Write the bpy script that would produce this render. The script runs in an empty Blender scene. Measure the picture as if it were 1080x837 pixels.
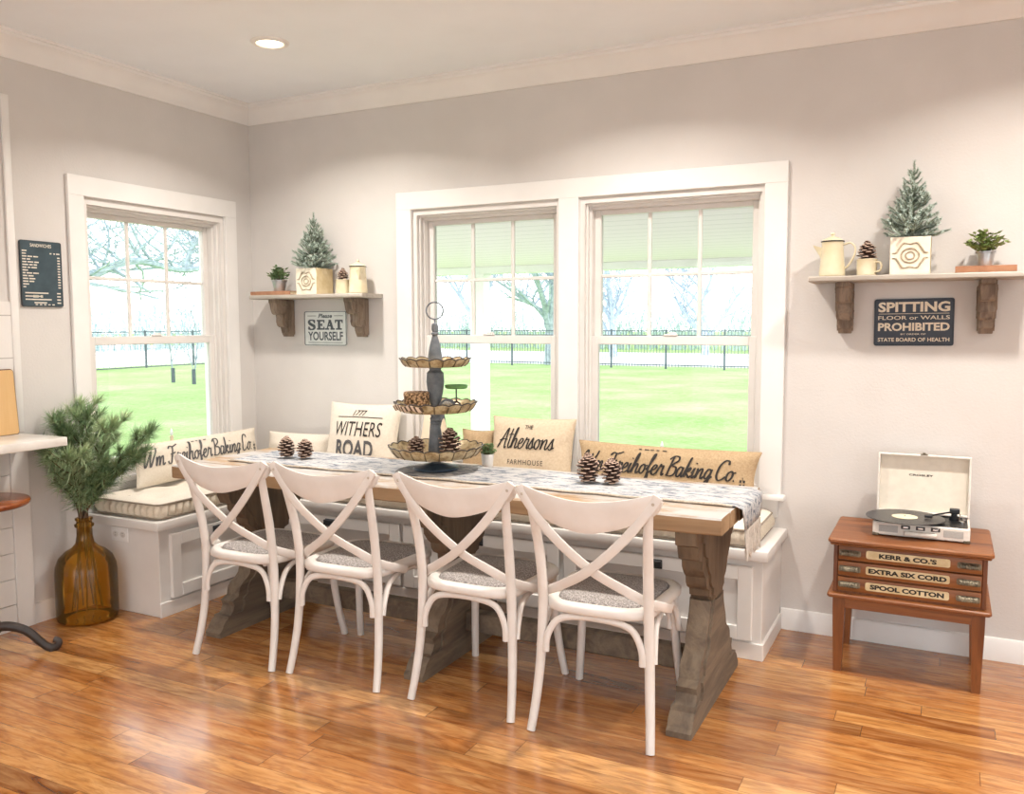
import bpy, bmesh, math, random
from mathutils import Vector, Matrix, noise as mnoise
PI = math.pi
R = math.radians
S = bpy.context.scene
C = S.collection
random.seed(7)

# ------------------------------------------------------------------ camera
F_PX, YAW, PITCH, ROLL = 911.334, R(26.7717), R(-4.7721), R(-0.1441)
YAW = -YAW
fw = Vector((math.sin(YAW)*math.cos(PITCH), math.cos(YAW)*math.cos(PITCH), math.sin(PITCH)))
rt = Vector((math.cos(YAW), -math.sin(YAW), 0)); up = rt.cross(fw)
cr, sr = math.cos(ROLL), math.sin(ROLL)
rt, up = cr*rt + sr*up, -sr*rt + cr*up
cam_d = bpy.data.cameras.new('camera'); cam = bpy.data.objects.new('camera', cam_d); C.objects.link(cam)
cam_d.sensor_fit = 'HORIZONTAL'; cam_d.sensor_width = 36; cam_d.lens = F_PX/1080*36
cam_d.clip_start = .05; cam_d.clip_end = 400
M = Matrix((rt, up, -fw)).transposed().to_4x4(); M.translation = Vector((3.9514, -4.1865, 1.45))
cam.matrix_world = M
S.camera = cam

# ------------------------------------------------------------------ world, light, exposure
S.view_settings.view_transform = 'Standard'; S.view_settings.look = 'None'
S.view_settings.gamma = 1; S.view_settings.use_curve_mapping = False
S.view_settings.exposure = -0.04
SKY = 3.6
LAMP_W = 9.0            # watts of each recessed ceiling light
LAMP_COL = (1.0, .93, .855)
LAMP_XY = [(1.0, -.9), (2.65, -.9), (4.3, -.9), (5.9, -.9),
           (1.0, -3.2), (2.65, -3.2), (4.3, -3.2), (5.9, -3.2),
           (1.0, -5.5), (2.65, -5.5), (4.3, -5.5), (5.9, -5.5)]
w = bpy.data.worlds.new('overcast_sky'); S.world = w; w.use_nodes = True
nt = w.node_tree; nt.nodes.clear()
wo = nt.nodes.new('ShaderNodeOutputWorld'); bg = nt.nodes.new('ShaderNodeBackground')
tc = nt.nodes.new('ShaderNodeTexCoord'); nz = nt.nodes.new('ShaderNodeTexNoise'); rp = nt.nodes.new('ShaderNodeValToRGB')
nz.inputs['Scale'].default_value = 3; nz.inputs['Detail'].default_value = 3
rp.color_ramp.elements[0].position = .35; rp.color_ramp.elements[0].color = (.86, .93, 1, 1)
rp.color_ramp.elements[1].position = .65; rp.color_ramp.elements[1].color = (1, 1, 1, 1)
nt.links.new(tc.outputs['Generated'], nz.inputs['Vector']); nt.links.new(nz.outputs['Fac'], rp.inputs['Fac'])
nt.links.new(rp.outputs['Color'], bg.inputs['Color']); bg.inputs['Strength'].default_value = SKY
nt.links.new(bg.outputs['Background'], wo.inputs['Surface'])

# ------------------------------------------------------------------ materials
def lin(h):
    h = h.lstrip('#'); o = []
    for i in (0, 2, 4):
        c = int(h[i:i+2], 16)/255
        o.append(c/12.92 if c <= .04045 else ((c+.055)/1.055)**2.4)
    return (*o, 1)
class NG:
    def __init__(s, name):
        s.m = bpy.data.materials.new(name); s.m.use_nodes = True; s.t = s.m.node_tree; s.t.nodes.clear()
        s.out = s.n('OutputMaterial'); s.b = s.n('BsdfPrincipled'); s.l(s.b.outputs[0], s.out.inputs[0])
    def n(s, k, **kw):
        x = s.t.nodes.new('ShaderNode'+k)
        for a, v in kw.items(): setattr(x, a, v)
        return x
    def l(s, a, b): s.t.links.new(a, b)
    def coord(s, scale=(1, 1, 1), kind='Object', rot=(0, 0, 0)):
        t = s.n('TexCoord'); mp = s.n('Mapping'); s.l(t.outputs[kind], mp.inputs['Vector'])
        mp.inputs['Scale'].default_value = scale; mp.inputs['Rotation'].default_value = rot
        return mp.outputs[0]
    def noise(s, v, scale, detail=3, rough=.55, dist=0):
        x = s.n('TexNoise'); s.l(v, x.inputs['Vector']); x.inputs['Scale'].default_value = scale
        x.inputs['Detail'].default_value = detail; x.inputs['Roughness'].default_value = rough; x.inputs['Distortion'].default_value = dist
        return x.outputs['Fac']
    def ramp(s, f, stops):
        x = s.n('ValToRGB'); e = x.color_ramp.elements
        while len(e) < len(stops): e.new(.5)
        for i, (p, c) in enumerate(stops): e[i].position = p; e[i].color = c if len(c) == 4 else (*c, 1)
        s.l(f, x.inputs['Fac']); return x.outputs['Color']
    def math(s, op, a, b=None, c=None):
        x = s.n('Math', operation=op)
        for i, v in enumerate((a, b, c)):
            if v is None: continue
            if isinstance(v, (int, float)): x.inputs[i].default_value = v
            else: s.l(v, x.inputs[i])
        return x.outputs[0]
    def mix(s, f, a, b, blend='MIX'):
        x = s.n('Mix', data_type='RGBA', blend_type=blend)
        for i, v in ((0, f), (6, a), (7, b)):
            if isinstance(v, (int, float)): x.inputs[i].default_value = v
            elif isinstance(v, tuple): x.inputs[i].default_value = v
            else: s.l(v, x.inputs[i])
        return x.outputs[2]
    def bump(s, h, strength=.2, dist=.01):
        x = s.n('Bump'); x.inputs['Strength'].default_value = strength; x.inputs['Distance'].default_value = dist
        s.l(h, x.inputs['Height']); s.l(x.outputs[0], s.b.inputs['Normal'])
    def col(s, c):
        if isinstance(c, tuple): s.b.inputs['Base Color'].default_value = c
        else: s.l(c, s.b.inputs['Base Color'])
    def rough(s, v): 
        if isinstance(v, (int, float)): s.b.inputs['Roughness'].default_value = v
        else: s.l(v, s.b.inputs['Roughness'])
def plain(name, c1, c2=None, rough=.5, scale=12, bump=0, bscale=None, bdist=.003, metal=0, stretch=(1, 1, 1), lo=.35, hi=.65, coat=0, spec=None):
    g = NG(name); v = g.coord(stretch); a = lin(c1); b = lin(c2) if c2 else a
    f = g.noise(v, scale); g.col(g.ramp(f, [(lo, a), (hi, b)])); g.rough(rough); g.b.inputs['Metallic'].default_value = metal
    if coat: g.b.inputs['Coat Weight'].default_value = coat; g.b.inputs['Coat Roughness'].default_value = .1
    if spec is not None: g.b.inputs['Specular IOR Level'].default_value = spec
    if bump: g.bump(g.noise(v, bscale or scale*3), bump, bdist)
    return g.m
def wood(name, cols, axis='x', scale=9, rough=.5, bump=.25, stretch=.08, worn=None):
    g = NG(name); st = [1, 1, 1]; st['xyz'.index(axis)] = stretch
    v = g.coord(tuple(st)); f = g.noise(v, scale, 5, .62, .6); f2 = g.noise(v, scale*5, 3)
    n = len(cols); c = g.ramp(f, [(.28+.44*i/(n-1), lin(h)) for i, h in enumerate(cols)])
    c = g.mix(.35, c, g.ramp(f2, [(.35, lin(cols[0])), (.65, lin(cols[-1]))]))
    if worn:
        v2 = g.coord((.5, 1, 1) if axis == 'x' else (1, .5, 1)); k = g.noise(v2, worn[1], 6, .7)
        tn = g.n('TexCoord'); sn = g.n('SeparateXYZ'); g.l(tn.outputs['Normal'], sn.inputs[0])
        kk = g.n('SeparateColor'); g.l(g.ramp(k, [(worn[2], (0, 0, 0, 1)), (worn[3], (1, 1, 1, 1))]), kk.inputs[0])
        c = g.mix(g.math('MULTIPLY', kk.outputs[0], g.math('GREATER_THAN', sn.outputs['Z'], .5)), c, lin(worn[0]))
    g.col(c); g.rough(rough); g.bump(f2, bump, .004); return g.m
def glass(name, tint=(1, 1, 1, 1), refl=.08, rough=.0):
    g = NG(name); t = g.n('BsdfTransparent'); t.inputs[0].default_value = tint
    gl = g.n('BsdfGlossy'); gl.inputs['Roughness'].default_value = rough
    fr = g.n('Fresnel'); fr.inputs['IOR'].default_value = 1.3; mx = g.n('MixShader')
    g.l(g.math('MULTIPLY', fr.outputs[0], refl/.04), mx.inputs[0]); g.l(t.outputs[0], mx.inputs[1]); g.l(gl.outputs[0], mx.inputs[2])
    g.l(mx.outputs[0], g.out.inputs[0]); return g.m
def emit(name, c, s):
    g = NG(name); g.col(c); g.b.inputs['Emission Color'].default_value = c; g.b.inputs['Emission Strength'].default_value = s; return g.m

MT = {}
g = NG('wall_paint'); v = g.coord(); g.col(g.ramp(g.noise(v, 2.5), [(.3, lin('cfcbc7')), (.7, lin('d6d2ce'))])); g.rough(.75)
g.bump(g.noise(v, 90, 2), .22, .004); MT['wall'] = g.m
MT['ceil'] = plain('ceiling_paint', 'ecf0f4', 'eff3f7', .8, 3, .1, 120)
MT['trim'] = plain('trim_paint', 'e6e4e1', 'ebe9e6', .38, 4, .03, 60)
MT['sash'] = plain('sash_paint', 'dedad5', 'e4e0dc', .4, 4)
MT['bench'] = plain('bench_paint', 'dbd7d2', 'e1ddd8', .35, 5, .03, 50)
MT['chairpaint'] = plain('chair_paint', 'dcd6d0', 'e3ded9', .38, 9, .05, 70)
MT['black'] = plain('black_metal', '17181b', '222428', .4, 20, metal=.3)
MT['iron'] = plain('cast_iron', '2c2522', '3b322e', .45, 14, .2, 60)
MT['chrome'] = plain('worn_chrome', 'b9b9b6', 'd2d2cf', .25, 20, metal=1)
MT['ink'] = plain('black_ink', '26221f', '302c29', .8, 30)
MT['inkgrey'] = plain('grey_ink', '4b4a4c', '5e5c5d', .8, 40)
MT['glass'] = glass('window_glass', (.985, .99, .99, 1), .04)

# oak strip floor
g = NG('oak_floor'); geo = g.n('NewGeometry'); sx = g.n('SeparateXYZ'); g.l(geo.outputs['Position'], sx.inputs[0])
PW, PL = .092, 1.15
ry = g.math('DIVIDE', sx.outputs['Y'], PW); row = g.math('FLOOR', ry); fy = g.math('FRACT', ry)
wn = g.n('TexWhiteNoise', noise_dimensions='1D'); g.l(row, wn.inputs['W'])
rx = g.math('ADD', g.math('DIVIDE', sx.outputs['X'], PL), g.math('MULTIPLY', wn.outputs['Value'], 7.3)); colx = g.math('FLOOR', rx); fx = g.math('FRACT', rx)
cv = g.n('CombineXYZ'); g.l(row, cv.inputs[0]); g.l(colx, cv.inputs[1])
wn2 = g.n('TexWhiteNoise', noise_dimensions='2D'); g.l(cv.outputs[0], wn2.inputs['Vector'])
cv2 = g.n('CombineXYZ'); g.l(g.math('MULTIPLY', sx.outputs['X'], .16), cv2.inputs[0]); g.l(sx.outputs['Y'], cv2.inputs[1]); g.l(g.math('MULTIPLY', wn2.outputs['Value'], 40), cv2.inputs[2])
gr = g.noise(cv2.outputs[0], 14, 5, .6, 1.6); gr2 = g.noise(cv2.outputs[0], 60, 3, .6, .4)
base = g.ramp(wn2.outputs['Value'], [(0, lin('643919')), (.15, lin('8e5224')), (.42, lin('ab6c34')), (.75, lin('c28545')), (1, lin('d8a76c'))])
grain = g.ramp(gr, [(.32, lin('5f3217')), (.45, lin('b17740')), (.66, lin('dbad73'))])
c = g.mix(.45, base, grain)
c = g.mix(g.ramp(gr2, [(.36, (.5, .5, .5, 1)), (.54, (0, 0, 0, 1))]), c, lin('7a4522'))
gapm = g.math('MAXIMUM', g.math('LESS_THAN', fy, .018), g.math('LESS_THAN', fx, .0022))
c = g.mix(g.math('MULTIPLY', gapm, .75), c, lin('4a2a14'))
g.col(c); g.rough(g.math('ADD', g.math('MULTIPLY', gr, .12), .16))
g.bump(g.math('ADD', g.math('MULTIPLY', gr, .5), g.math('MULTIPLY', gapm, -.5)), .10, .003)
g.b.inputs['Specular IOR Level'].default_value = .6; g.b.inputs['Coat Weight'].default_value = .5; g.b.inputs['Coat Roughness'].default_value = .14
MT['floor'] = g.m

# white subway / shiplap
g = NG('white_tile'); v = g.coord((1, 1, 1), rot=(PI/2, 0, PI/2)); bk = g.n('TexBrick'); g.l(v, bk.inputs['Vector'])
bk.inputs['Color1'].default_value = lin('ece9e6'); bk.inputs['Color2'].default_value = lin('e4e0dc'); bk.inputs['Mortar'].default_value = lin('bdb8b3')
bk.inputs['Scale'].default_value = 1; bk.inputs['Brick Width'].default_value = .2; bk.inputs['Row Height'].default_value = .1; bk.inputs['Mortar Size'].default_value = .003
g.col(bk.outputs['Color']); g.rough(.15); MT['tile'] = g.m
MT['counter'] = plain('white_quartz', 'ebe7e1', 'dfdad3', .2, 9)
MT['grass'] = None
g = NG('lawn_grass'); v = g.coord(kind='Object'); f = g.noise(v, .5, 5, .6); f2 = g.noise(v, 9, 4, .7)
c = g.ramp(f, [(.3, lin('6f8f4a')), (.5, lin('8aa866')), (.7, lin('a3bd86'))]); c = g.mix(.35, c, g.ramp(f2, [(.3, lin('64803f')), (.7, lin('b4c99a'))]))
g.col(c); g.rough(.9); g.bump(f2, .4, .05); g.b.inputs['Specular IOR Level'].default_value = .1; MT['grass'] = g.m
MT['gravel'] = plain('pale_gravel', 'c9cfd0', 'e3e6e6', .9, 2, .3, 20)
MT['concrete'] = plain('porch_concrete', 'd8d8d4', 'e2e2df', .8, 4)
MT['porchwhite'] = plain('porch_paint', 'f2eff1', 'f8f5f7', .5, 4)
g = NG('beadboard_paint'); v = g.coord(); wv = g.n('TexWave', wave_type='BANDS', bands_direction='Y', wave_profile='SAW'); g.l(v, wv.inputs['Vector']); wv.inputs['Scale'].default_value = 1.1
c = g.ramp(wv.outputs['Fac'], [(0, lin('cfc4cc')), (.1, lin('fdeff8')), (1, lin('fff1fa'))]); g.col(c); g.rough(.6); MT['bead'] = g.m
MT['fence'] = plain('hazy_slate_fence', '46525a', '59666e', .6, 10)  # dark iron paled to slate: distance haze is put into the colour
MT['bark'] = plain('hazy_bark', '98a6b2', 'bfccd6', .9, 6, .3, 30)  # pale blue-grey imitates haze over the far trees, painted into the bark
MT['bark2'] = plain('hazy_grey_bark', '8795a0', 'a5b0b8', .9, 6, .3, 30)  # sapling bark carries the same painted haze tint
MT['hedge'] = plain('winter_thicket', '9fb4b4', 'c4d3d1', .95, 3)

# ------------------------------------------------------------------ object helpers
def link(o): C.objects.link(o); return o
def tag(o, label=None, cat=None, group=None, kind=None):
    if label: o['label'] = label
    if cat: o['category'] = cat
    if group: o['group'] = group
    if kind: o['kind'] = kind
    return o
def thing(name, label, cat, loc=(0, 0, 0), rz=0, group=None):
    o = link(bpy.data.objects.new(name, None)); o.location = loc; o.rotation_euler = (0, 0, rz); o.empty_display_size = .1
    return tag(o, label, cat, group)
def obj(name, bm, m, parent=None, smooth=35, label=None):
    me = bpy.data.meshes.new(name)
    if isinstance(bm, bmesh.types.BMesh):
        bmesh.ops.recalc_face_normals(bm, faces=bm.faces); bm.to_mesh(me); bm.free()
    else: me.from_pydata(bm[0], [], bm[1]); me.update()
    ms = m if isinstance(m, (list, tuple)) else [m]
    for q in ms: me.materials.append(MT[q] if isinstance(q, str) else q)
    if smooth:
        me.shade_smooth(); me.set_sharp_from_angle(angle=R(smooth))
    o = link(bpy.data.objects.new(name, me)); o.parent = parent
    if label: o['label'] = label
    return o
def struct(name, bm, m, parent=None, **k):
    o = obj(name, bm, m, parent, **k)
    if not parent: o['kind'] = 'structure'
    return o
def tree_copy(o, parent=None):
    c = o.copy(); C.objects.link(c); c.parent = parent
    for ch in list(o.children): tree_copy(ch, c)
    return c
def B(): return bmesh.new()
def box(bm, x0, x1, y0, y1, z0, z1, bev=0, seg=1, mi=0, mat=None):
    t = bmesh.new(); bmesh.ops.create_cube(t, size=1)
    for v in t.verts: v.co = Vector((x0+(v.co.x+.5)*(x1-x0), y0+(v.co.y+.5)*(y1-y0), z0+(v.co.z+.5)*(z1-z0)))
    if bev: bmesh.ops.bevel(t, geom=list(t.edges), offset=bev, segments=seg, profile=.5, affect='EDGES')
    return merge(bm, t, mi, mat)
def merge(bm, t, mi=0, mat=None):
    mp = {}; out = []
    for v in t.verts: mp[v.index if v.index >= 0 else id(v)] = None
    t.verts.index_update()
    vs = [bm.verts.new(mat @ v.co if mat else v.co) for v in t.verts]
    for f in t.faces:
        try:
            nf = bm.faces.new([vs[v.index] for v in f.verts]); nf.material_index = mi
        except ValueError: pass
    t.free(); return vs
def prism(bm, poly, axis, a, b, mi=0, bev=0):
    """poly: 2-D outline; extruded along axis from a to b. axis x: (y,z); y: (x,z); z: (x,y)"""
    t = bmesh.new()
    def p(q, h):
        return {'x': (h, q[0], q[1]), 'y': (q[0], h, q[1]), 'z': (q[0], q[1], h)}[axis]
    A = [t.verts.new(p(q, a)) for q in poly]; D = [t.verts.new(p(q, b)) for q in poly]; n = len(poly)
    f1 = t.faces.new(A); f2 = t.faces.new(D[::-1])
    for i in range(n): t.faces.new((A[i], A[(i+1) % n], D[(i+1) % n], D[i]))
    if bev:
        eds = [e for e in t.edges if (e.verts[0] in A) == (e.verts[1] in A)]
        bmesh.ops.bevel(t, geom=eds, offset=bev, segments=1, affect='EDGES')
    bmesh.ops.recalc_face_normals(t, faces=t.faces)
    return merge(bm, t, mi)
def catmull(pts, n=6):
    P = [Vector(p) for p in pts]; out = []
    for i in range(len(P)-1):
        p0, p1, p2, p3 = P[max(i-1, 0)], P[i], P[i+1], P[min(i+2, len(P)-1)]
        for k in range(n):
            t = k/n
            out.append(.5*((2*p1)+(p2-p0)*t+(2*p0-5*p1+4*p2-p3)*t*t+(3*p1-p0-3*p2+p3)*t**3))
    out.append(P[-1]); return out
def tube(bm, pts, r, n=10, cap=True, mi=0, flat=None, upv=None):
    """r: number or list; flat=(a,b): elliptical/rect section half-axes; upv keeps orientation"""
    P = [Vector(p) for p in pts]; rs = r if isinstance(r, (list, tuple)) else [r]*len(P); rings = []; prev = None
    for i, p in enumerate(P):
        d = (P[min(i+1, len(P)-1)]-P[max(i-1, 0)]).normalized()
        if upv is not None: u = Vector(upv); u = u-d*u.dot(d)
        elif prev is None: u = Vector((0, 0, 1)) if abs(d.z) < .9 else Vector((1, 0, 0)); u = u-d*u.dot(d)
        else: u = prev-d*prev.dot(d)
        u.normalize(); prev = u; s = d.cross(u)
        ring = []
        for k in range(n):
            a = 2*PI*(k+.5)/n
            if flat: q = u*math.cos(a)*flat[0]*rs[i]+s*math.sin(a)*flat[1]*rs[i]
            else: q = (u*math.cos(a)+s*math.sin(a))*rs[i]
            ring.append(bm.verts.new(p+q))
        rings.append(ring)
    for i in range(len(rings)-1):
        for k in range(n):
            f = bm.faces.new((rings[i][k], rings[i][(k+1) % n], rings[i+1][(k+1) % n], rings[i+1][k])); f.material_index = mi
    if cap:
        f = bm.faces.new(rings[0][::-1]); f.material_index = mi; f = bm.faces.new(rings[-1]); f.material_index = mi
    return rings
def strap(bm, pts, wide, thick, wdirs):
    """rectangular section ribbon; wdirs: width direction per point (or one)"""
    P = [Vector(p) for p in pts]; rings = []
    for i, p in enumerate(P):
        d = (P[min(i+1, len(P)-1)]-P[max(i-1, 0)]).normalized()
        wd = Vector(wdirs[i] if isinstance(wdirs, list) else wdirs); t = d.cross(wd).normalized(); wd = t.cross(d).normalized()
        q = [(-.5, -.3), (-.38, -.5), (.38, -.5), (.5, -.3), (.5, .3), (.38, .5), (-.38, .5), (-.5, .3)]
        rings.append([bm.verts.new(p+wd*wide*a+t*thick*b) for a, b in q])
    n = 8
    for i in range(len(rings)-1):
        for k in range(n): bm.faces.new((rings[i][k], rings[i][(k+1) % n], rings[i+1][(k+1) % n], rings[i+1][k]))
    bm.faces.new(rings[0][::-1]); bm.faces.new(rings[-1])
def lathe(bm, prof, n=32, c=(0, 0, 0), mi=0, cap=True, mod=None):
    cx, cy, cz = c; rings = []
    for r, z in prof:
        if r < 1e-6: rings.append([bm.verts.new((cx, cy, cz+z))])
        else:
            ring = []
            for k in range(n):
                a = 2*PI*k/n; rr, zz = (mod(r, z, a) if mod else (r, z))
                ring.append(bm.verts.new((cx+rr*math.cos(a), cy+rr*math.sin(a), cz+zz)))
            rings.append(ring)
    for i in range(len(rings)-1):
        a, b = rings[i], rings[i+1]
        for k in range(n):
            if len(a) == 1 and len(b) == 1: break
            if len(a) == 1: f = bm.faces.new((a[0], b[k], b[(k+1) % n]))
            elif len(b) == 1: f = bm.faces.new((a[k], a[(k+1) % n], b[0]))
            else: f = bm.faces.new((a[k], a[(k+1) % n], b[(k+1) % n], b[k]))
            f.material_index = mi
    if cap:
        for ring in (rings[0], rings[-1]):
            if len(ring) > 1:
                f = bm.faces.new(ring); f.material_index = mi
def disc_box_rings(bm, loops, cap=True, mi=0):
    """loft between loops of points with equal count"""
    rings = [[bm.verts.new(p) for p in lp] for lp in loops]; n = len(rings[0])
    for i in range(len(rings)-1):
        for k in range(n):
            f = bm.faces.new((rings[i][k], rings[i][(k+1) % n], rings[i+1][(k+1) % n], rings[i+1][k])); f.material_index = mi
    if cap: bm.faces.new(rings[0][::-1]); bm.faces.new(rings[-1])
    return rings
def rrect(hx, hy, r, per=8, cx=0, cy=0):
    """rounded rectangle outline, counter-clockwise; dense along the sides too"""
    r = min(r, hx, hy); out = []
    for (sx_, sy_, a0) in ((1, 1, 0), (-1, 1, PI/2), (-1, -1, PI), (1, -1, 3*PI/2)):
        for k in range(per+1):
            a = a0+PI/2*k/per; out.append((cx+sx_*(hx-r)+r*math.cos(a), cy+sy_*(hy-r)+r*math.sin(a)))
    return out
def resample(loop, n):
    P = [Vector(p) for p in loop]; P.append(P[0]); L = [0]
    for a, b in zip(P, P[1:]): L.append(L[-1]+(b-a).length)
    out = []; j = 0
    for k in range(n):
        s = L[-1]*k/n
        while L[j+1] < s: j += 1
        t = (s-L[j])/max(1e-9, L[j+1]-L[j]); out.append(P[j].lerp(P[j+1], t))
    return out, L[-1]
def text_bm(body, size, width=None, height=None, bold=0, shear=0, align='CENTER', space=1.0, ext=.0006):
    """flat lettering mesh in (x, y) with origin at its centre; fitted to width x height"""
    cu = bpy.data.curves.new('lettering', 'FONT'); cu.body = body; cu.size = size; cu.offset = bold; cu.shear = shear; cu.space_character = space
    cu.align_x = 'CENTER'; cu.resolution_u = 3; cu.extrude = 0
    ob = bpy.data.objects.new('lettering', cu); C.objects.link(ob)
    dg = bpy.context.evaluated_depsgraph_get(); me = bpy.data.meshes.new_from_object(ob.evaluated_get(dg))
    t = bmesh.new(); t.from_mesh(me); bpy.data.objects.remove(ob); bpy.data.curves.remove(cu); bpy.data.meshes.remove(me)
    if not t.verts: return t
    xs = [v.co.x for v in t.verts]; ys = [v.co.y for v in t.verts]; cx, cy = (min(xs)+max(xs))/2, (min(ys)+max(ys))/2
    W, H = max(xs)-min(xs), max(ys)-min(ys); fx_ = width/W if width else 1; fy_ = height/H if height else (fx_ if width else 1)
    for v in t.verts: v.co = Vector(((v.co.x-cx)*fx_, (v.co.y-cy)*fy_, 0))
    return t
def put_text(bm, body, x, z, width, height, bold=.0, shear=0, space=1.0, f=None):
    """add lettering into bm; f maps (x, z) in the sign's face to a 3-D point"""
    t = text_bm(body, 1, width, height, bold, shear, space=space)
    for v in t.verts: v.co = Vector(f(x+v.co.x, z+v.co.y))
    merge(bm, t)
def put_bar(bm, x0, x1, z0, z1, f):
    n = 6; a = [bm.verts.new(f(x0+(x1-x0)*i/n, z0)) for i in range(n+1)]; b = [bm.verts.new(f(x0+(x1-x0)*i/n, z1)) for i in range(n+1)]
    for i in range(n): bm.faces.new((a[i], a[i+1], b[i+1], b[i]))

# brush script alphabet: strokes on a unit grid (x height 1, ascender 2, descender -1)
SCRIPT = {
 'A': ([[(0, 0), (.5, 1), (.95, 2.05), (1.0, 1), (1.08, 0), (1.3, .15)], [(.1, .75), (.6, .9), (1.25, .85)]], 1.35),
 't': ([[(.25, 2), (.2, 1), (.2, .25), (.35, 0), (.6, .2)], [(-.05, 1.35), (.25, 1.4), (.6, 1.42)]], .6),
 'h': ([[(0, 0), (.1, 1), (.2, 2), (.32, 2.05), (.3, 1.5), (.1, 0)], [(.12, .4), (.4, .95), (.62, .85), (.6, .25), (.7, 0), (.95, .2)]], .95),
 'e': ([[(.05, .4), (.45, .6), (.55, .9), (.3, 1), (.08, .6), (.15, .1), (.45, 0), (.8, .3)]], .75),
 'r': ([[(0, .3), (.2, .95), (.25, 1.1), (.3, .9), (.6, .95), (.55, .3), (.65, 0), (.85, .2)]], .8),
 's': ([[(0, .2), (.35, 1.1), (.4, .7), (.5, .3), (.35, 0), (.08, .1)], [(.35, 0), (.75, .25)]], .72),
 'o': ([[(.4, 1), (.1, .75), (.08, .25), (.35, 0), (.6, .3), (.6, .75), (.4, 1), (.6, .85), (.9, .9)]], .85),
 'n': ([[(0, 1), (.1, .8), (.08, 0), (.25, .7), (.5, 1), (.65, .8), (.62, .2), (.75, 0), (1, .25)]], .98),
 'W': ([[(-.3, 1.6), (0, 2.1), (.2, 1.8), (.2, .6), (.35, 0), (.8, 1.4), (.9, 1.7), (.88, .6), (1.0, 0), (1.5, 1.5), (1.6, 2.1)]], 1.65),
 'm': ([[(0, 1), (.1, .8), (.08, 0), (.25, .8), (.45, 1), (.52, .7), (.5, 0), (.7, .8), (.9, 1), (1, .7), (.98, .15), (1.1, 0), (1.3, .2)]], 1.5),
 'F': ([[(.6, 1.9), (.55, 1), (.4, .1), (.1, 0), (-.1, .3)], [(-.1, 1.7), (.2, 2.0), (.7, 1.9), (1.4, 2.15)], [(.25, 1.05), (.7, 1.1), (1.0, 1.2)]], 1.15),
 'i': ([[(0, .4), (.15, 1), (.12, .2), (.25, 0), (.45, .25)], [(.18, 1.45), (.22, 1.55)]], .45),
 'f': ([[(0, .4), (.35, 1.3), (.5, 2.0), (.35, 2.1), (.25, 1.4), (.2, 0), (.1, -.9), (.3, -.95), (.35, -.3), (.3, .1), (.6, .35)]], .6),
 'B': ([[(.3, 2), (.25, 1), (.15, 0)], [(-.1, 1.7), (.3, 2.05), (.85, 2), (.95, 1.6), (.4, 1.1), (.95, .9), (1.0, .3), (.6, 0), (-.05, .05)]], 1.15),
 'a': ([[(.6, .9), (.3, 1), (.08, .6), (.12, .1), (.35, 0), (.6, .5), (.65, 1), (.62, .25), (.75, 0), (.95, .25)]], .92),
 'k': ([[(0, .2), (.15, 1.4), (.25, 2.05), (.2, 1.4), (.1, 0)], [(.12, .5), (.5, 1), (.55, .75), (.2, .5), (.5, .15), (.65, 0), (.85, .2)]], .85),
 'g': ([[(.6, .9), (.3, 1), (.08, .6), (.12, .15), (.35, .05), (.6, .5), (.65, 1), (.6, -.3), (.4, -.9), (.12, -.8), (.3, -.3), (.9, .3)]], .92),
 'C': ([[(1.05, 1.6), (.95, 1.95), (.55, 2), (.15, 1.4), (.1, .5), (.4, 0), (.8, .1), (1.1, .4)]], 1.15),
 '.': ([[(.05, .0), (.12, .12)]], .3), ' ': ([], .3)}
def put_script(bm, body, x, z, width, xh, f, pen=.17, slant=.28, thin=.45):
    adv = sum(SCRIPT[ch][1] for ch in body); sc = width/adv; px_ = x-width/2
    for ch in body:
        strokes, a = SCRIPT[ch]
        for st in strokes:
            P = catmull([(p[0], p[1], 0) for p in st], 5)
            L, Rr = [], []
            for i, p in enumerate(P):
                d = (P[min(i+1, len(P)-1)]-P[max(i-1, 0)]); d = d.normalized() if d.length else Vector((1, 0, 0))
                nrm = Vector((-d.y, d.x, 0)); down = abs(d.y); wd = pen*(thin+(1-thin)*down)
                for sgn, arr in ((1, L), (-1, Rr)):
                    q = p+nrm*wd*.5*sgn; arr.append(bm.verts.new(f(px_+(q.x+slant*q.y)*sc, z+q.y*xh)))
            for i in range(len(P)-1): bm.faces.new((L[i], L[i+1], Rr[i+1], Rr[i]))
        px_ += a*sc

# ------------------------------------------------------------------ room shell
H = 2.80; RX, RY = 7.2, -7.4
bm = B(); box(bm, -.02, RX, RY, .02, -.12, 0); struct('floor', bm, 'floor')
bm = B(); box(bm, -.15, RX+.1, RY-.1, .2, H, H+.12); struct('ceiling', bm, 'ceil')
def wall_with_holes(bm, plane, t0, t1, a0, a1, z0, z1, holes):
    """wall slab between t0 and t1 on its normal axis, running a0..a1; holes (b0,b1,c0,c1), separated along the run"""
    def bx(p0, p1, q0, q1):
        if plane == 'y': box(bm, p0, p1, t0, t1, q0, q1)
        else: box(bm, t0, t1, p0, p1, q0, q1)
    cur = a0
    for (b0, b1, c0, c1) in sorted(holes):
        bx(cur, b0, z0, z1); bx(b0, b1, z0, c0); bx(b0, b1, c1, z1); cur = b1
    bx(cur, a1, z0, z1)
WZ0, WZ1 = .67, 2.09
bm = B(); wall_with_holes(bm, 'y', 0, .16, -.15, RX, -.12, H, [(1.215, 2.125, WZ0, WZ1), (2.238, 3.172, WZ0, WZ1)]); struct('wall_back', bm, 'wall')
bm = B(); wall_with_holes(bm, 'x', -.15, 0, RY, 0, -.12, H, [(-1.19, -.24, WZ0, WZ1)]); struct('wall_left', bm, 'wall')
bm = B(); wall_with_holes(bm, 'x', RX, RX+.1, RY, .1, -.12, H, [(-6.2, -2.6, .0, 2.45)]); struct('wall_right', bm, 'wall')  # unseen wall; its wide opening is added to let in more daylight
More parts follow.
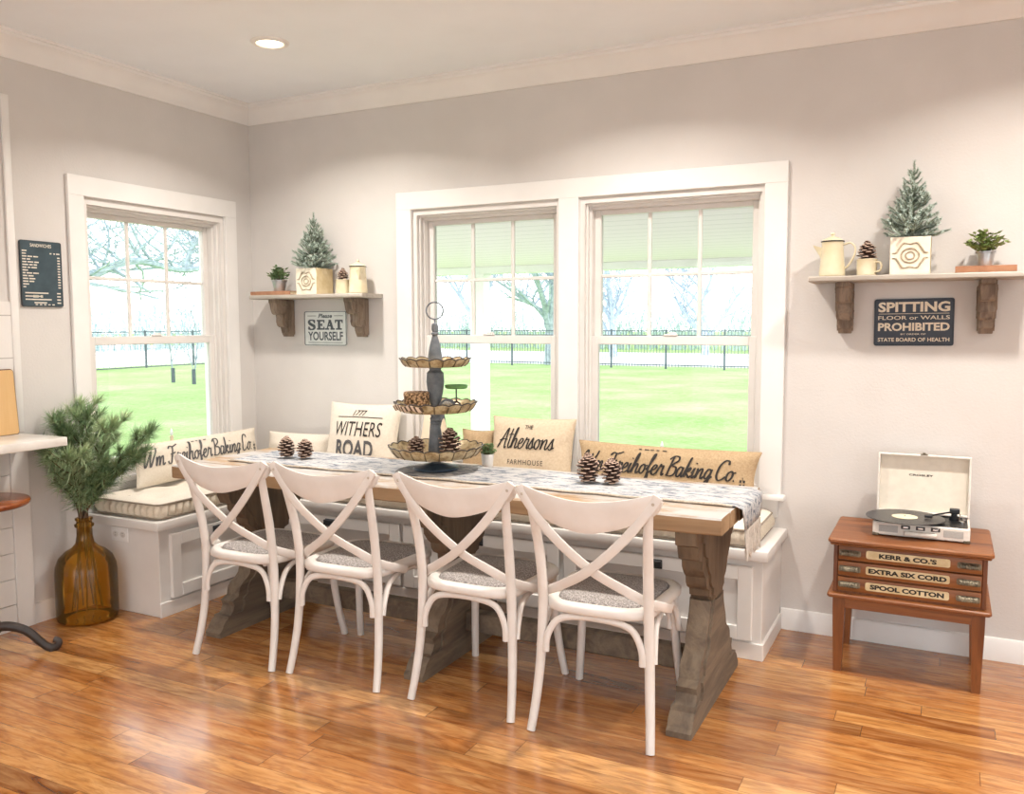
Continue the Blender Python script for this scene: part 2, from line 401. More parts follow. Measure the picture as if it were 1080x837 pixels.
bm = B(); wall_with_holes(bm, 'y', RY-.1, RY, -.15, RX, -.12, H, [(.8, 3.2, .0, 2.3), (4.0, 6.4, .0, 2.3)]); struct('wall_rear', bm, 'wall')  # unseen wall; both openings are added so skylight fills the room
# crown: section in (distance from wall, z)
CR = [(0, 2.69), (.012, 2.69), (.018, 2.703), (.03, 2.712), (.036, 2.73), (.05, 2.752), (.07, 2.767), (.08, 2.772), (.083, 2.785), (.092, 2.788), (.092, H), (0, H)]
bm = B(); prism(bm, [(-d, z) for d, z in CR], 'x', 0, RX); struct('trim_1', bm, 'trim')
bm = B(); prism(bm, CR, 'y', RY, -.0); struct('trim_2', bm, 'trim')
BS = [(0, 0), (.016, 0), (.016, .085), (.010, .097), (0, .10)]
bm = B(); prism(bm, [(-d, z) for d, z in BS], 'x', 3.28, RX); struct('baseboard_back', bm, 'trim')
bm = B(); prism(bm, BS, 'y', -1.56, -1.235); struct('baseboard_left', bm, 'trim')

# windows: built in a local frame (x along the wall, y outward, z up), then placed
def window(name, W, left_local=True):
    """W = clear opening; casing is separate. local x from 0 to W, y=0 wall face, +y outside"""
    r = thing(name, None, None); r['kind'] = 'structure'
    z0, z1 = WZ0, WZ1
    bm = B()
    for (x0, x1, a, b) in ((0, .022, z0, z1), (W-.022, W, z0, z1)): box(bm, x0, x1, -.0, .15, a, b)
    box(bm, .022, W-.022, 0, .15, z1-.022, z1); box(bm, .022, W-.022, .0, .15, z0, z0+.012)
    # vinyl frame with stop beads
    for x0, x1 in ((.022, .045), (W-.045, W-.022)): box(bm, x0, x1, .045, .14, z0, z1-.022, .003)
    box(bm, .045, W-.045, .045, .14, z1-.05, z1-.022, .003)
    for x0, x1 in ((.022, .034), (W-.034, W-.022)): box(bm, x0, x1, .02, .045, z0, z1-.022, .002)
    box(bm, .034, W-.034, .02, .045, z1-.034, z1-.022, .002)
    obj('jamb', bm, 'sash', r)
    def sash(nm, y0, y1, a, b, rails, parent):
        bm = B(); xl, xr = .045, W-.045
        box(bm, xl, xl+.034, y0, y1, a, b, .003); box(bm, xr-.034, xr, y0, y1, a, b, .003)
        box(bm, xl+.034, xr-.034, y0, y1, a, a+rails[0], .003); box(bm, xl+.034, xr-.034, y0, y1, b-rails[1], b, .003)
        return obj(nm, bm, 'sash', parent), (xl+.034, xr-.034, a+rails[0], b-rails[1])
    up_, (ga, gb, gc, gd) = sash('upper_sash', .085, .125, 1.355, z1-.05, (.035, .025), r)
    bm = B()
    for k in (1, 2): xx = ga+(gb-ga)*k/3; box(bm, xx-.010, xx+.010, .098, .114, gc, gd, .003)
    zz = (gc+gd)/2; box(bm, ga, gb, .0985, .1135, zz-.009, zz+.009, .003)
    obj('muntin', bm, 'sash', up_)
    bm = B(); box(bm, ga, gb, .104, .108, gc, gd); obj('pane', bm, 'glass', up_, smooth=0)
    lo_, (ga, gb, gc, gd) = sash('lower_sash', .05, .084, z0+.012, 1.392, (.06, .045), r)
    bm = B(); box(bm, ga, gb, .066, .070, gc, gd); obj('pane', bm, 'glass', lo_, smooth=0)
    bm = B(); box(bm, W/2-.035, W/2+.035, .044, .062, 1.392, 1.402, .004); box(bm, W/2-.012, W/2+.03, .048, .06, 1.40, 1.41, .003); obj('sash_lock', bm, 'sash', lo_)
    return r
def casing(bm, x0, x1, z0, z1, holes, flip):
    """flat boards on the room side (local y negative)"""
    pass
w2 = window('window_2', .91); w2.location = (1.215, 0, 0)
w3 = window('window_3', .934); w3.location = (2.238, 0, 0)
w1 = window('window_1', .95); w1.rotation_euler = (0, 0, PI/2); w1.location = (0, -1.19, 0)   # local x -> +y, local y -> -x (outside)
# casings
def case_boards(bm, spans, x0, x1, zt, zi, zb, tr):
    """spans: inner openings; boards from x0..x1"""
    edges = [x0]+[e for s in spans for e in s]+[x1]
    for i in range(0, len(edges), 2): tr(edges[i], edges[i+1], zb, zi)
    tr(x0, x1, zi, zt)
bm = B(); case_boards(bm, [(1.21, 2.12), (2.233, 3.166)], 1.109, 3.27, 2.197, 2.10, .645, lambda a, b, c, d: box(bm, a, b, -.02, 0, c, d, .002))
box(bm, 1.09, 3.289, -.055, .0, .622, .647, .006, 2); box(bm, 1.125, 3.255, -.018, 0, .535, .622, .003)
struct('trim_3', bm, 'trim')
bm = B(); case_boards(bm, [(-1.196, -.236)], -1.285, -.145, 2.205, 2.105, .645, lambda a, b, c, d: box(bm, 0, .02, a, b, c, d, .002))
box(bm, 0, .055, -1.30, -.13, .622, .647, .006, 2); box(bm, 0, .018, -1.27, -.16, .535, .622, .003)
struct('trim_4', bm, 'trim')

# kitchen end of the left wall: tile, tall trim strip, shiplap panel with corner board
bm = B(); box(bm, 0, .008, -3.6, -1.60, .945, 1.565); struct('wall_tile', bm, 'tile', smooth=0)
bm = B(); box(bm, 0, .014, -1.602, -1.565, .945, 2.52, .004, 2); struct('trim_5', bm, 'trim')
bm = B()
for k in range(7):
    z = .0+k*.125; box(bm, 0, .012, -3.6, -1.648, z, z+.122, .002)
struct('wall_shiplap', bm, 'bench')
bm = B(); box(bm, 0, .022, -1.648, -1.56, 0, .905, .002); struct('trim_6', bm, 'bench')
bm = B(); box(bm, 0, .37, -3.6, -1.60, .905, .945, .004, 2)
tag(obj('countertop', bm, 'counter'), 'white kitchen countertop jutting from the left wall above the pine branches', 'countertop')

# ------------------------------------------------------------------ recessed lights
MT['lens'] = emit('lamp_lens', (1, .80, .52, 1), 6.0)
def downlight(x, y, first):
    t = thing('recessed_light', None, 'ceiling light', (x, y, H))
    bm = B(); lathe(bm, [(.063, -.006), (.066, -.010), (.088, -.006), (.092, 0), (.063, 0), (.063, -.006)], 40, cap=False); obj('trim_ring', bm, 'trim', t)
    bm = B(); lathe(bm, [(0, -.004), (.064, -.004), (.064, -.001), (0, -.001)], 32); obj('lens', bm, 'lens', t)
    ld = bpy.data.lights.new('lamp', 'AREA'); ld.shape = 'DISK'; ld.size = .13; ld.energy = LAMP_W*(2.9 if y > -2 else 1.0); ld.spread = R(138); ld.color = LAMP_COL
    lo = link(bpy.data.objects.new('lamp', ld)); lo.parent = t; lo.location = (0, 0, -.014); return t
for i, (x, y) in enumerate(LAMP_XY):
    t = downlight(x, y, i == 0)
    t['label'] = 'round recessed downlight glowing warm in the white ceiling near the corner' if i == 0 else 'round recessed ceiling downlight farther from the corner than the first'
    if i: t['group'] = 'ceiling downlights behind the viewer'

# ------------------------------------------------------------------ outdoors
GZ = -.3
bm = B(); box(bm, -160, 160, -60, 200, GZ-.3, GZ); struct('ground_lawn', bm, 'grass', smooth=0)
bm = B(); prism(bm, [(-27, 31), (30, 31), (60, 47), (-27, 47)], 'z', GZ, GZ+.02); struct('ground_driveway', bm, 'gravel', smooth=0)
bm = B(); prism(bm, [(-27.5, 8), (-27.5, 50), (-70, 50), (-70, 0)], 'z', GZ, GZ+.02); struct('ground_gravel', bm, 'gravel', smooth=0)
bm = B(); prism(bm, [(-.4, .2), (9, .2), (9, 5.5), (-2.8, 5.5)], 'z', GZ, GZ+.06); struct('ground_porch_slab', bm, 'concrete', smooth=0)
bm = B(); prism(bm, [(-.4, .2), (9, .2), (9, 6.2), (-3.0, 6.2)], 'z', 2.22, 2.3); struct('ceiling_porch', bm, 'bead', smooth=0)
bm = B(); box(bm, -3.0, 9, 6.0, 6.25, 2.13, 2.2199, .004); struct('trim_porch', bm, 'porchwhite')
def column(x, y, lab):
    t = thing('porch_column', lab, 'column', (x, y, GZ+.0))
    bm = B(); box(bm, -.10, .10, -.10, .10, .14, 2.36, .008); obj('shaft', bm, 'porchwhite', t)
    bm = B(); box(bm, -.125, .125, -.125, .125, 0, .14, .01); obj('base', bm, 'porchwhite', t)
    bm = B(); box(bm, -.12, .12, -.12, .12, 2.36, 2.43, .006); obj('capital', bm, 'porchwhite', t)
column(-1.73, 6.12, 'white square porch column seen through the window behind the tiered tray')
# iron picket fence across the yard
def iron_fence(p0, p1, n, hgt, gap, lab, name='iron_fence', rails=(.12, .9, 1.0), rad=.008, wire=False):
    p0, p1 = Vector(p0), Vector(p1); d = p1-p0; L = d.length; t = thing(name, lab, 'fence', p0, math.atan2(d.y, d.x)); sec = L/n
    for i in range(n+1):
        bm = B(); box(bm, i*sec-.035, i*sec+.035, -.035, .035, 0, hgt+.06, .006); obj('post', bm, 'fence', t)
    for i in range(n):
        bm = B()
        for k in rails: box(bm, i*sec+.035, (i+1)*sec-.035, -.018, .018, hgt*k-.022, hgt*k+.018)
        m = int(sec/gap)
        for q in range(1, m):
            x = i*sec+q*sec/m; box(bm, x-rad, x+rad, -rad, rad, .06, hgt*1.0)
        if wire:
            m = int(hgt/.1)
            for q in range(1, m): box(bm, i*sec+.035, (i+1)*sec-.035, -.004, .004, q*.1, q*.1+.007)
        obj('mesh_panel' if wire else 'picket_panel', bm, 'fence', t, smooth=0)
    return t
iron_fence((-20.0, 29.8, GZ), (8, 28.3, GZ), 12, 1.5, .125, 'black iron picket fence crossing the far side of the lawn', rails=(.1, .88, 1.0))
iron_fence((-25.4, 8, GZ), (-26.2, 29.0, GZ), 8, 1.5, .24, 'wire mesh fence with dark posts beyond the corner window', 'wire_fence', rails=(.03, 1.0), rad=.004, wire=True)

# bare winter trees
def bare_tree(name, lab, loc, h, rad, levels, seed, m='bark', spread=.62, lean=(0, 0), first=.32, kids=(3, 5), twist=.35, group=None, cat='tree', minr=.006, droop=0.0, limbs=()):
    rg = random.Random(seed); t = thing(name, lab, cat, loc, 0, group); tb, cb = B(), B()
    def grow(p, d, L, r, lv):
        n = 5 if lv < 2 else 4; pts = [p]; q = p.copy(); dd = d.copy(); rs = [r]
        for k in range(n):
            dd = (dd+Vector((rg.uniform(-1, 1), rg.uniform(-1, 1), rg.uniform(-.4, .7)-droop*lv))*twist*(.35+.2*lv)).normalized(); q = q+dd*L/n; pts.append(q.copy()); rs.append(max(minr*.6, r*(1-.55*(k+1)/n)))
        tube(tb if lv == 0 else cb, pts, rs, 7 if lv < 2 else (4 if lv < levels-1 else 3), cap=lv < 2)
        if lv >= levels: return
        for j in range(rg.randint(*kids)+(2 if lv == 0 else 0)):
            i = rg.randint(max(1, int(n*(first if lv == 0 else .25))), n); a = rg.uniform(0, 2*PI)
            side = Vector((math.cos(a), math.sin(a), rg.uniform(-.1, .35))); dn = (dd*(1-spread)+side*spread+Vector((0, 0, .25))*(1 if lv < 2 else .3)).normalized()
            grow(pts[i], dn, L*rg.uniform(.5, .78), max(minr, rs[i]*rg.uniform(.5, .72)), lv+1)
    for lp, lr in limbs:
        P = catmull([Vector(q) for q in lp], 5); rr = [lr*(1-.6*i/len(P)) for i in range(len(P))]; tube(cb, P, rr, 7)
        for i in range(3, len(P)-1):
            for q in range(2):
                a = rg.uniform(0, 2*PI); grow(P[i], Vector((.5*math.cos(a), math.sin(a)*.9, rg.uniform(-.35, 1.0))).normalized(), rg.uniform(1.0, 2.4), rr[i]*rg.uniform(.25, .55), 2)
    grow(Vector((0, 0, 0)), Vector((lean[0], lean[1], 1)).normalized(), h*.5, rad, 0)
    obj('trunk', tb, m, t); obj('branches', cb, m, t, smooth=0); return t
bm = B(); box(bm, -20, 40, -60, -7.6, GZ, GZ+.05); box(bm, 7.4, 40, -7.6, .1, GZ, GZ+.05); struct('ground_bounce_slab', bm, 'concrete', smooth=0)  # unseen pale slab, added to bounce neutral light onto the room ceiling
def pick_label(i): return ['bare grey tree beyond the iron fence, left pane of the right window', 'tall bare tree with spreading crown behind the fence, middle of the right window',
    'bare rounded tree behind the fence at the right window edge', 'bare tree with thick straight trunk in the middle window near the mullion',
    'thin bare tree behind the porch column', 'distant bare tree at the left edge of the middle window', 'far bare tree between the two back windows'][i]
for i, (x, y, h, r_, sd) in enumerate([(-12.2, 40, 9.5, .22, 3), (-8.2, 44, 9.5, .22, 12), (-2.6, 50, 9.0, .2, 21), (-11.7, 30.6, 13.5, .30, 34), (-18.5, 36, 9.5, .2, 46), (-30, 44, 9, .2, 55), (-18, 46, 9.5, .2, 61)]):
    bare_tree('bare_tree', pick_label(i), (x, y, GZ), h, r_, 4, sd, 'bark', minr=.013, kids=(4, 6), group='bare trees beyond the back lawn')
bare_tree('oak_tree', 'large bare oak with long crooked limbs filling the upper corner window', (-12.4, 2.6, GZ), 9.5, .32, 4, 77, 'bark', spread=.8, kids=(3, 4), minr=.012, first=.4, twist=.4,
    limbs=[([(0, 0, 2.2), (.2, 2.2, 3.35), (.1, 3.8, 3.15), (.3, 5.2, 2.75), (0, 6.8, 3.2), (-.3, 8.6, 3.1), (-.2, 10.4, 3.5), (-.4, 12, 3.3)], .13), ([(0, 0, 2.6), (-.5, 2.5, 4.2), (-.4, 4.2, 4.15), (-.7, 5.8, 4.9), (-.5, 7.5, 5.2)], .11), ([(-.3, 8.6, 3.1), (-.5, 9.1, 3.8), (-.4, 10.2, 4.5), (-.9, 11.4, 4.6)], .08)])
for i, (x, y, h, sd) in enumerate([(-16.2, 14.6, 3.4, 5), (-17.4, 14.9, 3.2, 9)]):
    lab = ['young bare sapling with dark trunk guard, the nearer of two on the side lawn', 'thin bare sapling with dark trunk guard, the farther of two on the side lawn'][i]
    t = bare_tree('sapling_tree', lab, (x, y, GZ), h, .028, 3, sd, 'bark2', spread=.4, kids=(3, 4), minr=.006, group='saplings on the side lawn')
    bm = B(); tube(bm, [(0, 0, 0), (0, 0, .45)], .06, 10); obj('trunk_guard', bm, 'fence', t, label='dark trunk guard')
def thicket(lab, p0, p1, hgt, dep, seed):
    rg = random.Random(seed); p0, p1 = Vector(p0), Vector(p1); d = (p1-p0); n = int(d.length/.5); bm = B()
    for i in range(n*7):
        q = p0+d*rg.random()+Vector((rg.uniform(-dep, dep), rg.uniform(-dep, dep), 0)); hh = hgt*rg.uniform(.5, 1)
        pts = [q]; dd = Vector((rg.uniform(-.3, .3), rg.uniform(-.3, .3), 1))
        for k in range(3):
            q = q+dd*hh/3; dd = dd+Vector((rg.uniform(-.4, .4), rg.uniform(-.4, .4), 0)); pts.append(q.copy())
        tube(bm, pts, [.05, .04, .025, .012], 3, cap=False)
        for k in range(5):
            b0 = pts[rg.randint(1, 3)]; b1 = b0+Vector((rg.uniform(-.9, .9), rg.uniform(-.9, .9), rg.uniform(.1, .9))); tube(bm, [b0, b1], [.02, .008], 3, cap=False)
    o = obj('brushwood', bm, 'hedge', None, smooth=0); tag(o, lab, 'brushwood', kind='stuff'); return o
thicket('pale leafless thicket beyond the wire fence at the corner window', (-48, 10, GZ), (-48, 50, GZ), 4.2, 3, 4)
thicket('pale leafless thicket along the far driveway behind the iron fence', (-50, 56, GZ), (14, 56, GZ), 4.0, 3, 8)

# ------------------------------------------------------------------ built-in window benches
LZ = .485                                    # lid top
def panel_door(parent, name, a0, a1, z0, z1, place):
    """shaker door: place(bm-box args in (along, depth, z)); depth 0 = cabinet face, positive outwards"""
    bm = B(); st = .062
    place(bm, a0, a1, 0, .008, z0, z1, .001)
    place(bm, a0, a0+st, .006, .020, z0, z1, .0025); place(bm, a1-st, a1, .006, .020, z0, z1, .0025)
    place(bm, a0+st, a1-st, .006, .020, z0, z0+st, .0025); place(bm, a0+st, a1-st, .006, .020, z1-st, z1, .0025)
    return obj(name, bm, 'bench', parent)
def cup_pull(parent, mk):
    bm = B(); mk(bm); return obj('handle', bm, 'black', parent, label='black square cup pull')
# along the back wall
bb = thing('window_bench', 'long white built-in bench with panelled doors under the double window', 'bench', (0, 0, 0))
bm = B(); box(bm, .02, 3.275, -.465, -.001, 0, LZ-.045, .002); obj('bench_body', bm, 'bench', bb)
bm = B(); box(bm, .001, 3.30, -.492, -.001, LZ-.045, LZ, .005, 2); obj('bench_lid', bm, 'bench', bb)
bm = B(); box(bm, .53, 3.285, -.476, -.464, 0, .075, .003); box(bm, 3.27, 3.286, -.47, -.002, 0, .075, .003); obj('plinth', bm, 'bench', bb)
for a0, a1 in ((.545, 1.42), (1.445, 2.33), (2.355, 3.235)):
    d = panel_door(bb, 'door', a0, a1, .085, .412, lambda bm, a, b, c, e, f, g_, v: box(bm, a, b, -.465-e, -.465-c, f, g_, v))
    xm = {.545: .975, 1.445: 1.883, 2.355: 2.80}[a0]
    def mk(bm, xm=xm):
        box(bm, xm-.038, xm+.038, -.49, -.485, .355, .397, .002); box(bm, xm-.034, xm+.034, -.508, -.489, .383, .394, .003); box(bm, xm-.034, xm+.034, -.509, -.503, .366, .394, .003)
        for s in (-1, 1): box(bm, xm+s*.034-.003, xm+s*.034+.003, -.507, -.489, .366, .394, .002)
    cup_pull(d, mk)
# short arm along the left wall
lb = thing('window_bench', 'short white built-in bench beside the amber bottle under the corner window', 'bench', (0, 0, 0))
bm = B(); box(bm, .001, .50, -1.228, -.4945, 0, LZ-.045, .002); obj('bench_body', bm, 'bench', lb)
bm = B(); box(bm, .001, .525, -1.252, -.4945, LZ-.045, LZ, .005, 2); obj('bench_lid', bm, 'bench', lb)
bm = B(); box(bm, .499, .511, -1.236, -.495, 0, .075, .003); obj('plinth', bm, 'bench', lb)
d = panel_door(lb, 'door', -1.165, -.56, .085, .412, lambda bm, a, b, c, e, f, g_, v: box(bm, .50+c, .50+e, a, b, f, g_, v))
def mk(bm, ym=-.857):
    box(bm, .52, .525, ym-.038, ym+.038, .355, .397, .002); box(bm, .524, .543, ym-.034, ym+.034, .383, .394, .003); box(bm, .538, .544, ym-.034, ym+.034, .366, .394, .003)
    for s in (-1, 1): box(bm, .524, .542, ym+s*.034-.003, ym+s*.034+.003, .366, .394, .002)
cup_pull(d, mk)
# outlet in the bench end
ot = thing('electrical_outlet', 'white double socket plate on the bench end beside the amber bottle', 'outlet', (.228, -1.2285, .397))
bm = B(); box(bm, -.060, .060, -.006, 0, -.037, .037, .003, 2); obj('cover_plate', bm, 'trim', ot)
MT['socket'] = plain('socket_plastic', 'cfcac3', 'd5d0ca', .4)
for s in (-1, 1):
    bm = B(); prism(bm, [(s*.026+.019*math.cos(2*PI*k/14), .015*math.sin(2*PI*k/14)) for k in range(14)], 'y', -.0085, -.006); k_ = obj('socket', bm, 'socket', ot)
    bm = B()
    for q in (-.006, .006): box(bm, s*.026-.004, s*.026+.004, -.0092, -.0086, q-.001, q+.001)
    obj('slots', bm, 'black', k_)

# ------------------------------------------------------------------ seat cushions
g = NG('ticking_linen'); v = g.coord(); f = g.noise(v, 240, 2); c = g.ramp(f, [(.3, lin('d8cfc0')), (.7, lin('e9e1d4'))]); g.col(c); g.rough(.9); g.bump(f, .3, .002); MT['linen'] = g.m
MT['linen2'] = plain('side_linen', 'd3c7b3', 'ded3c0', .9, 160, .2, 300)
MT['piping'] = plain('taupe_piping', '8d8172', '9c9081', .9, 60)
def mattress(lab, hx, hy, h, loc, tufts, parent_name='seat_cushion'):
    t = thing(parent_name, lab, 'seat cushion', loc)
    n = 480; base = [(p[0], p[1]) for p in rrect(hx, hy, .035, 8)]
    def ring(d, z, flute=0, seed=0):
        lp, L = resample([(p[0], p[1], 0) for p in rrect(hx-d, hy-d, max(.035-d, .006), 8)], n); out = []
        for i, p in enumerate(lp):
            q = lp[(i+1) % n]-lp[i-1]; nr = Vector((q.y, -q.x, 0)).normalized(); s = L*i/n
            out.append(Vector((p.x, p.y, z))+nr*flute*(.5+.5*math.cos(2*PI*s/.045)))
        return out
    bm = B(); disc_box_rings(bm, [ring(.004, .006), ring(.004, .012, .004), ring(0, h*.3, .015), ring(0, h*.6, .015), ring(.003, h-.012, .004), ring(.003, h-.006)]); obj('fluted_border', bm, 'linen2', t, smooth=60)
    def topz(x, y, d):
        z = h-.004+.022*(1-math.exp(-d/.035))
        for (a, b) in tufts: z -= .024*math.exp(-((x-a)**2+(y-b)**2)/.0032)
        return z+.006*mnoise.noise(Vector((x*9, y*9, 1)))
    ds = [0, .008, .02, .04, .06, .08, .10, .13, .16, .19, min(hx, hy)-.004]; ds = [q for q in ds if q < min(hx, hy)-.003]+[min(hx, hy)-.003]
    lps = [[Vector((p.x, p.y, topz(p.x, p.y, d))) for p in ring(d, 0)] for d in ds]
    bm = B(); disc_box_rings(bm, [ring(.005, h-.008)]+lps); obj('top_cover', bm, 'linen', t, smooth=80)
    for z, lb_ in ((.009, 0), (h-.006, 1)):
        bm = B(); pts = ring(-.001, z)[::3]; pts.append(pts[0]); tube(bm, pts, .0045, 6, cap=False); obj('piping', bm, 'piping', t)
    for (a, b) in tufts:
        bm = B(); lathe(bm, [(0, .004), (.006, .003), (.009, 0), (0, -.003)], 10, (a, b, topz(a, b, .1)+.001)); obj('tuft_button', bm, 'piping', t)
    return t
mattress('thick tufted ticking cushion on the short bench beside the amber bottle', .234, .356, .085, (.262, -.862, LZ), [(-.1, -.25), (.1, -.25), (-.1, -.0), (.1, 0), (-.1, .25), (.1, .25)])
mattress('long tufted ticking cushion on the bench behind the table', 1.60, .222, .085, (1.636, -.242, LZ), [(-1.4+.35*k, s*.09) for k in range(9) for s in (-1, 1)])
CZ = LZ+.085+.022                            # where pillows stand

# ------------------------------------------------------------------ pillows
def pillow(name, lab, w, h, t, m, loc, rx=0, rz=0, ry=0, cat='pillow', prints=(), seam=True, seed=1, pinch=.055, side=None, group=None):
    r = thing(name, lab, cat, loc, rz, group); r.rotation_euler = (rx, ry, rz)
    def half(u, v): return t/2*((1-abs(u)**2.4)*(1-abs(v)**2.4))**.5
    def pt(u, v, s):
        x = w/2*u*(1-pinch*(1-v*v)); z = h/2+h/2*v*(1-pinch*(1-u*u))
        return Vector((x, s*half(u, v)+.006*mnoise.noise(Vector((u*2.3+seed, v*2.3, s))), z))
    N = 28; us = [math.sin(PI/2*(-1+2*i/N)) for i in range(N+1)]; bm = B()
    fr = [[bm.verts.new(pt(a, b, -1)) for a in us] for b in us]
    bk = [[fr[j][i] if i in (0, N) or j in (0, N) else bm.verts.new(pt(us[i], us[j], 1)) for i in range(N+1)] for j in range(N+1)]
    for j in range(N):
        for i in range(N):
            bm.faces.new((fr[j][i], fr[j][i+1], fr[j+1][i+1], fr[j+1][i]))
            f_ = bm.faces.new((bk[j][i], bk[j+1][i], bk[j+1][i+1], bk[j][i+1]))
            if side: f_.material_index = 1
    cv = obj('cover', bm, [m]+([side] if side else []), r, smooth=80)
    def face(x, z):
        u, v = x/(w/2), (z-h/2)/(h/2); u = max(-.97, min(.97, u/(1-pinch*(1-v*v)))); v = max(-.97, min(.97, v/(1-pinch*(1-u*u)))); p = pt(u, v, -1)
        return Vector((x, p.y-.0035, z))
    for nm, mm, fn in prints:
        bm = B(); fn(bm, face); obj(nm, bm, mm, cv, smooth=0)
    if seam:
        bm = B(); L = [pt(u, -1, 1) for u in us]+[pt(1, u, 1) for u in us[1:]]+[pt(-u, 1, 1) for u in us[1:]]+[pt(-1, -u, 1) for u in us[1:]]
        tube(bm, L, .0035, 6, cap=False); obj('seam', bm, m, r)
    return r
MT['cream'] = plain('cream_canvas', 'dbd1c1', 'e2d9ca', .9, 90, .25, 260)
MT['canvas'] = plain('oatmeal_canvas', 'c9b69c', 'd3c2a9', .9, 90, .25, 260)
MT['burlap'] = plain('tan_grain_sack', 'ab9270', 'bba382', .95, 120, .35, 300)
MT['greyback'] = plain('grey_canvas', 'a8a294', 'b4ae9f', .9, 90)
def p_withers(bm, f):
    put_text(bm, '1777', 0, .345, .095, .033, .012, .35, f=f); put_bar(bm, -.15, .15, .318, .322, f)
    put_text(bm, 'WITHERS', .0, .25, .31, .085, .0, .12, f=f)
def p_road(bm, f): put_text(bm, 'ROAD', -.01, .135, .25, .10, .028, f=f)
pillow('throw_pillow', 'cream pillow with black street address lettering standing below the left shelf', .48, .41, .14, 'cream', (.925, -.165, CZ+.004), R(-14), R(4),
       prints=(('address_lettering', 'ink', p_withers), ('road_lettering', 'inkgrey', p_road)), seed=2)
def p_ather(bm, f):
    put_text(bm, 'THE', -.005, .315, .045, .02, .01, f=f); put_script(bm, 'Athersons', -.02, .20, .32, .052, f, .2)
    put_text(bm, 'FARMHOUSE', -.01, .128, .20, .026, .0, space=1.25, f=f)
pillow('throw_pillow', 'oatmeal pillow with black script family lettering leaning on the middle window', .47, .37, .13, 'canvas', (2.005, -.135, CZ+.004), R(-12), R(3), side='greyback',
       prints=(('family_lettering', 'ink', p_ather),), seed=5)
def p_bakery(bm, f, top=.234):
    put_script(bm, 'Wm Freihofer Baking Co.', -.03, top*.5, .79, .047, f, .24, .30, .5)
    [put_bar(bm, -.12+.03*k, -.12+.03*k+(.014, .022, .018)[k % 3], top, top+.005, f) for k in range(5)]
    for k in range(4):
        a, b = .395, .055+.02*k
        put_bar(bm, a-.012, a-.003, b, b+.012, f); put_bar(bm, a+.003, a+.012, b, b+.012, f)
    put_bar(bm, .3935, .3965, .03, .14, f)
pillow('bolster_pillow', 'long tan grain sack bolster with bakery script under the right window', .93, .265, .14, 'burlap', (2.725, -.145, CZ+.004), R(-14), R(-2.5),
       prints=(('bakery_lettering', 'ink', p_bakery),), seed=8, pinch=.06)
pillow('bolster_pillow', 'long cream bolster with bakery script leaning below the corner window', .93, .225, .13, 'cream', (.165, -.60, CZ+.004), R(-14), R(90),
       prints=(('bakery_lettering', 'inkgrey', lambda bm, f: p_bakery(bm, f, .196)),), seed=11, pinch=.05)
pillow('throw_pillow', 'plain white pillow lying against the back wall in the bench corner', .46, .20, .12, 'linen', (.43, -.115, CZ+.004), R(-10), R(4), seed=14)
MT['stripe'] = None
g = NG('striped_grain_sack'); v = g.coord(); s_ = g.n('SeparateXYZ'); g.l(v, s_.inputs[0]); ab = g.math('ABSOLUTE', g.math('ADD', s_.outputs['X'], -.05))
st = g.math('MULTIPLY', g.math('GREATER_THAN', ab, .022), g.math('LESS_THAN', ab, .040)); st2 = g.math('LESS_THAN', ab, .008)
g.col(g.mix(g.math('MAXIMUM', st, st2), lin('e3d3ba'), lin('5c5d63'))); g.rough(.9); MT['stripe'] = g.m
t = thing('fabric_tree', 'tall striped cream fabric cone with grey topper behind the tiered tray', 'decoration', (1.44, -.155, CZ+.002))
bm = B(); lathe(bm, [(.0, 0), (.105, 0), (.112, .012), (.108, .04), (.07, .28), (.022, .55), (.006, .575), (0, .577)], 28); obj('cone_body', bm, 'stripe', t)
bm = B()
for k in range(5):
    a = 2*PI*k/5; tube(bm, [(0, 0, .578), (.018*math.cos(a), .006*math.sin(a*2), .585+.018*math.sin(a)), (.034*math.cos(a), .004, .585+.034*math.sin(a))], [.008, .007, .002], 6)
obj('topper', bm, 'inkgrey', t, label='grey star topper')
pillow('throw_pillow', 'small tan pillow peeking out between the striped cone and the oatmeal script pillow', .20, .28, .09, 'burlap', (1.665, -.075, CZ+.004), R(-4), 0, seed=19)

# ------------------------------------------------------------------ trestle table
MT['top_wood'] = wood('whitewashed_top', ['85694c', 'a38665', 'b99d7a', '8e7152'], 'x', 7, .6, .5, .07, worn=('b4b1ae', 5, .40, .56))
MT['dark_oak'] = wood('weathered_trestle', ['463a31', '62513f', '7b664f', '574739'], 'z', 12, .7, .6, .12)
MT['foot_oak'] = wood('weathered_foot', ['4f473f', '6d5f50', '8a7a66', '625446'], 'y', 12, .7, .6, .12)
TZ = .785
tb = thing('trestle_table', 'long rustic whitewashed farmhouse table on three carved trestles', 'table', (1.97, -.935, 0))
rg = random.Random(4); bm = B()
pl = [-.33, -.20, -.06, .07, .20, .33]
for a, b in zip(pl, pl[1:]):
    e0, e1 = -1.31+rg.uniform(-.010, .010), 1.315+rg.uniform(-.008, .008); N = 46; vs = []
    # thick plank with irregular worn edges
    rings = []
    for i in range(N+1):
        x = e0+(e1-e0)*i/N; j = lambda k: .004*mnoise.noise(Vector((x*5, a*20+k*3, k)))
        ya = a+.0012+(j(1)*1.4-.002*(a < -.3)); yb = b-.0012+(j(2)*1.4 if b > .3 else 0); zt = TZ+.4*j(3); zb = TZ-.062+j(4); c_ = .006+abs(j(5))
        rings.append([(x, ya, zb+c_), (x, ya, zt-c_), (x, ya+c_, zt), (x, yb-c_*.4, zt), (x, yb, zt-c_*.4), (x, yb, zb+c_), (x, yb-c_, zb), (x, ya+c_, zb)])
    disc_box_rings(bm, rings)
obj('tabletop', bm, 'top_wood', tb)
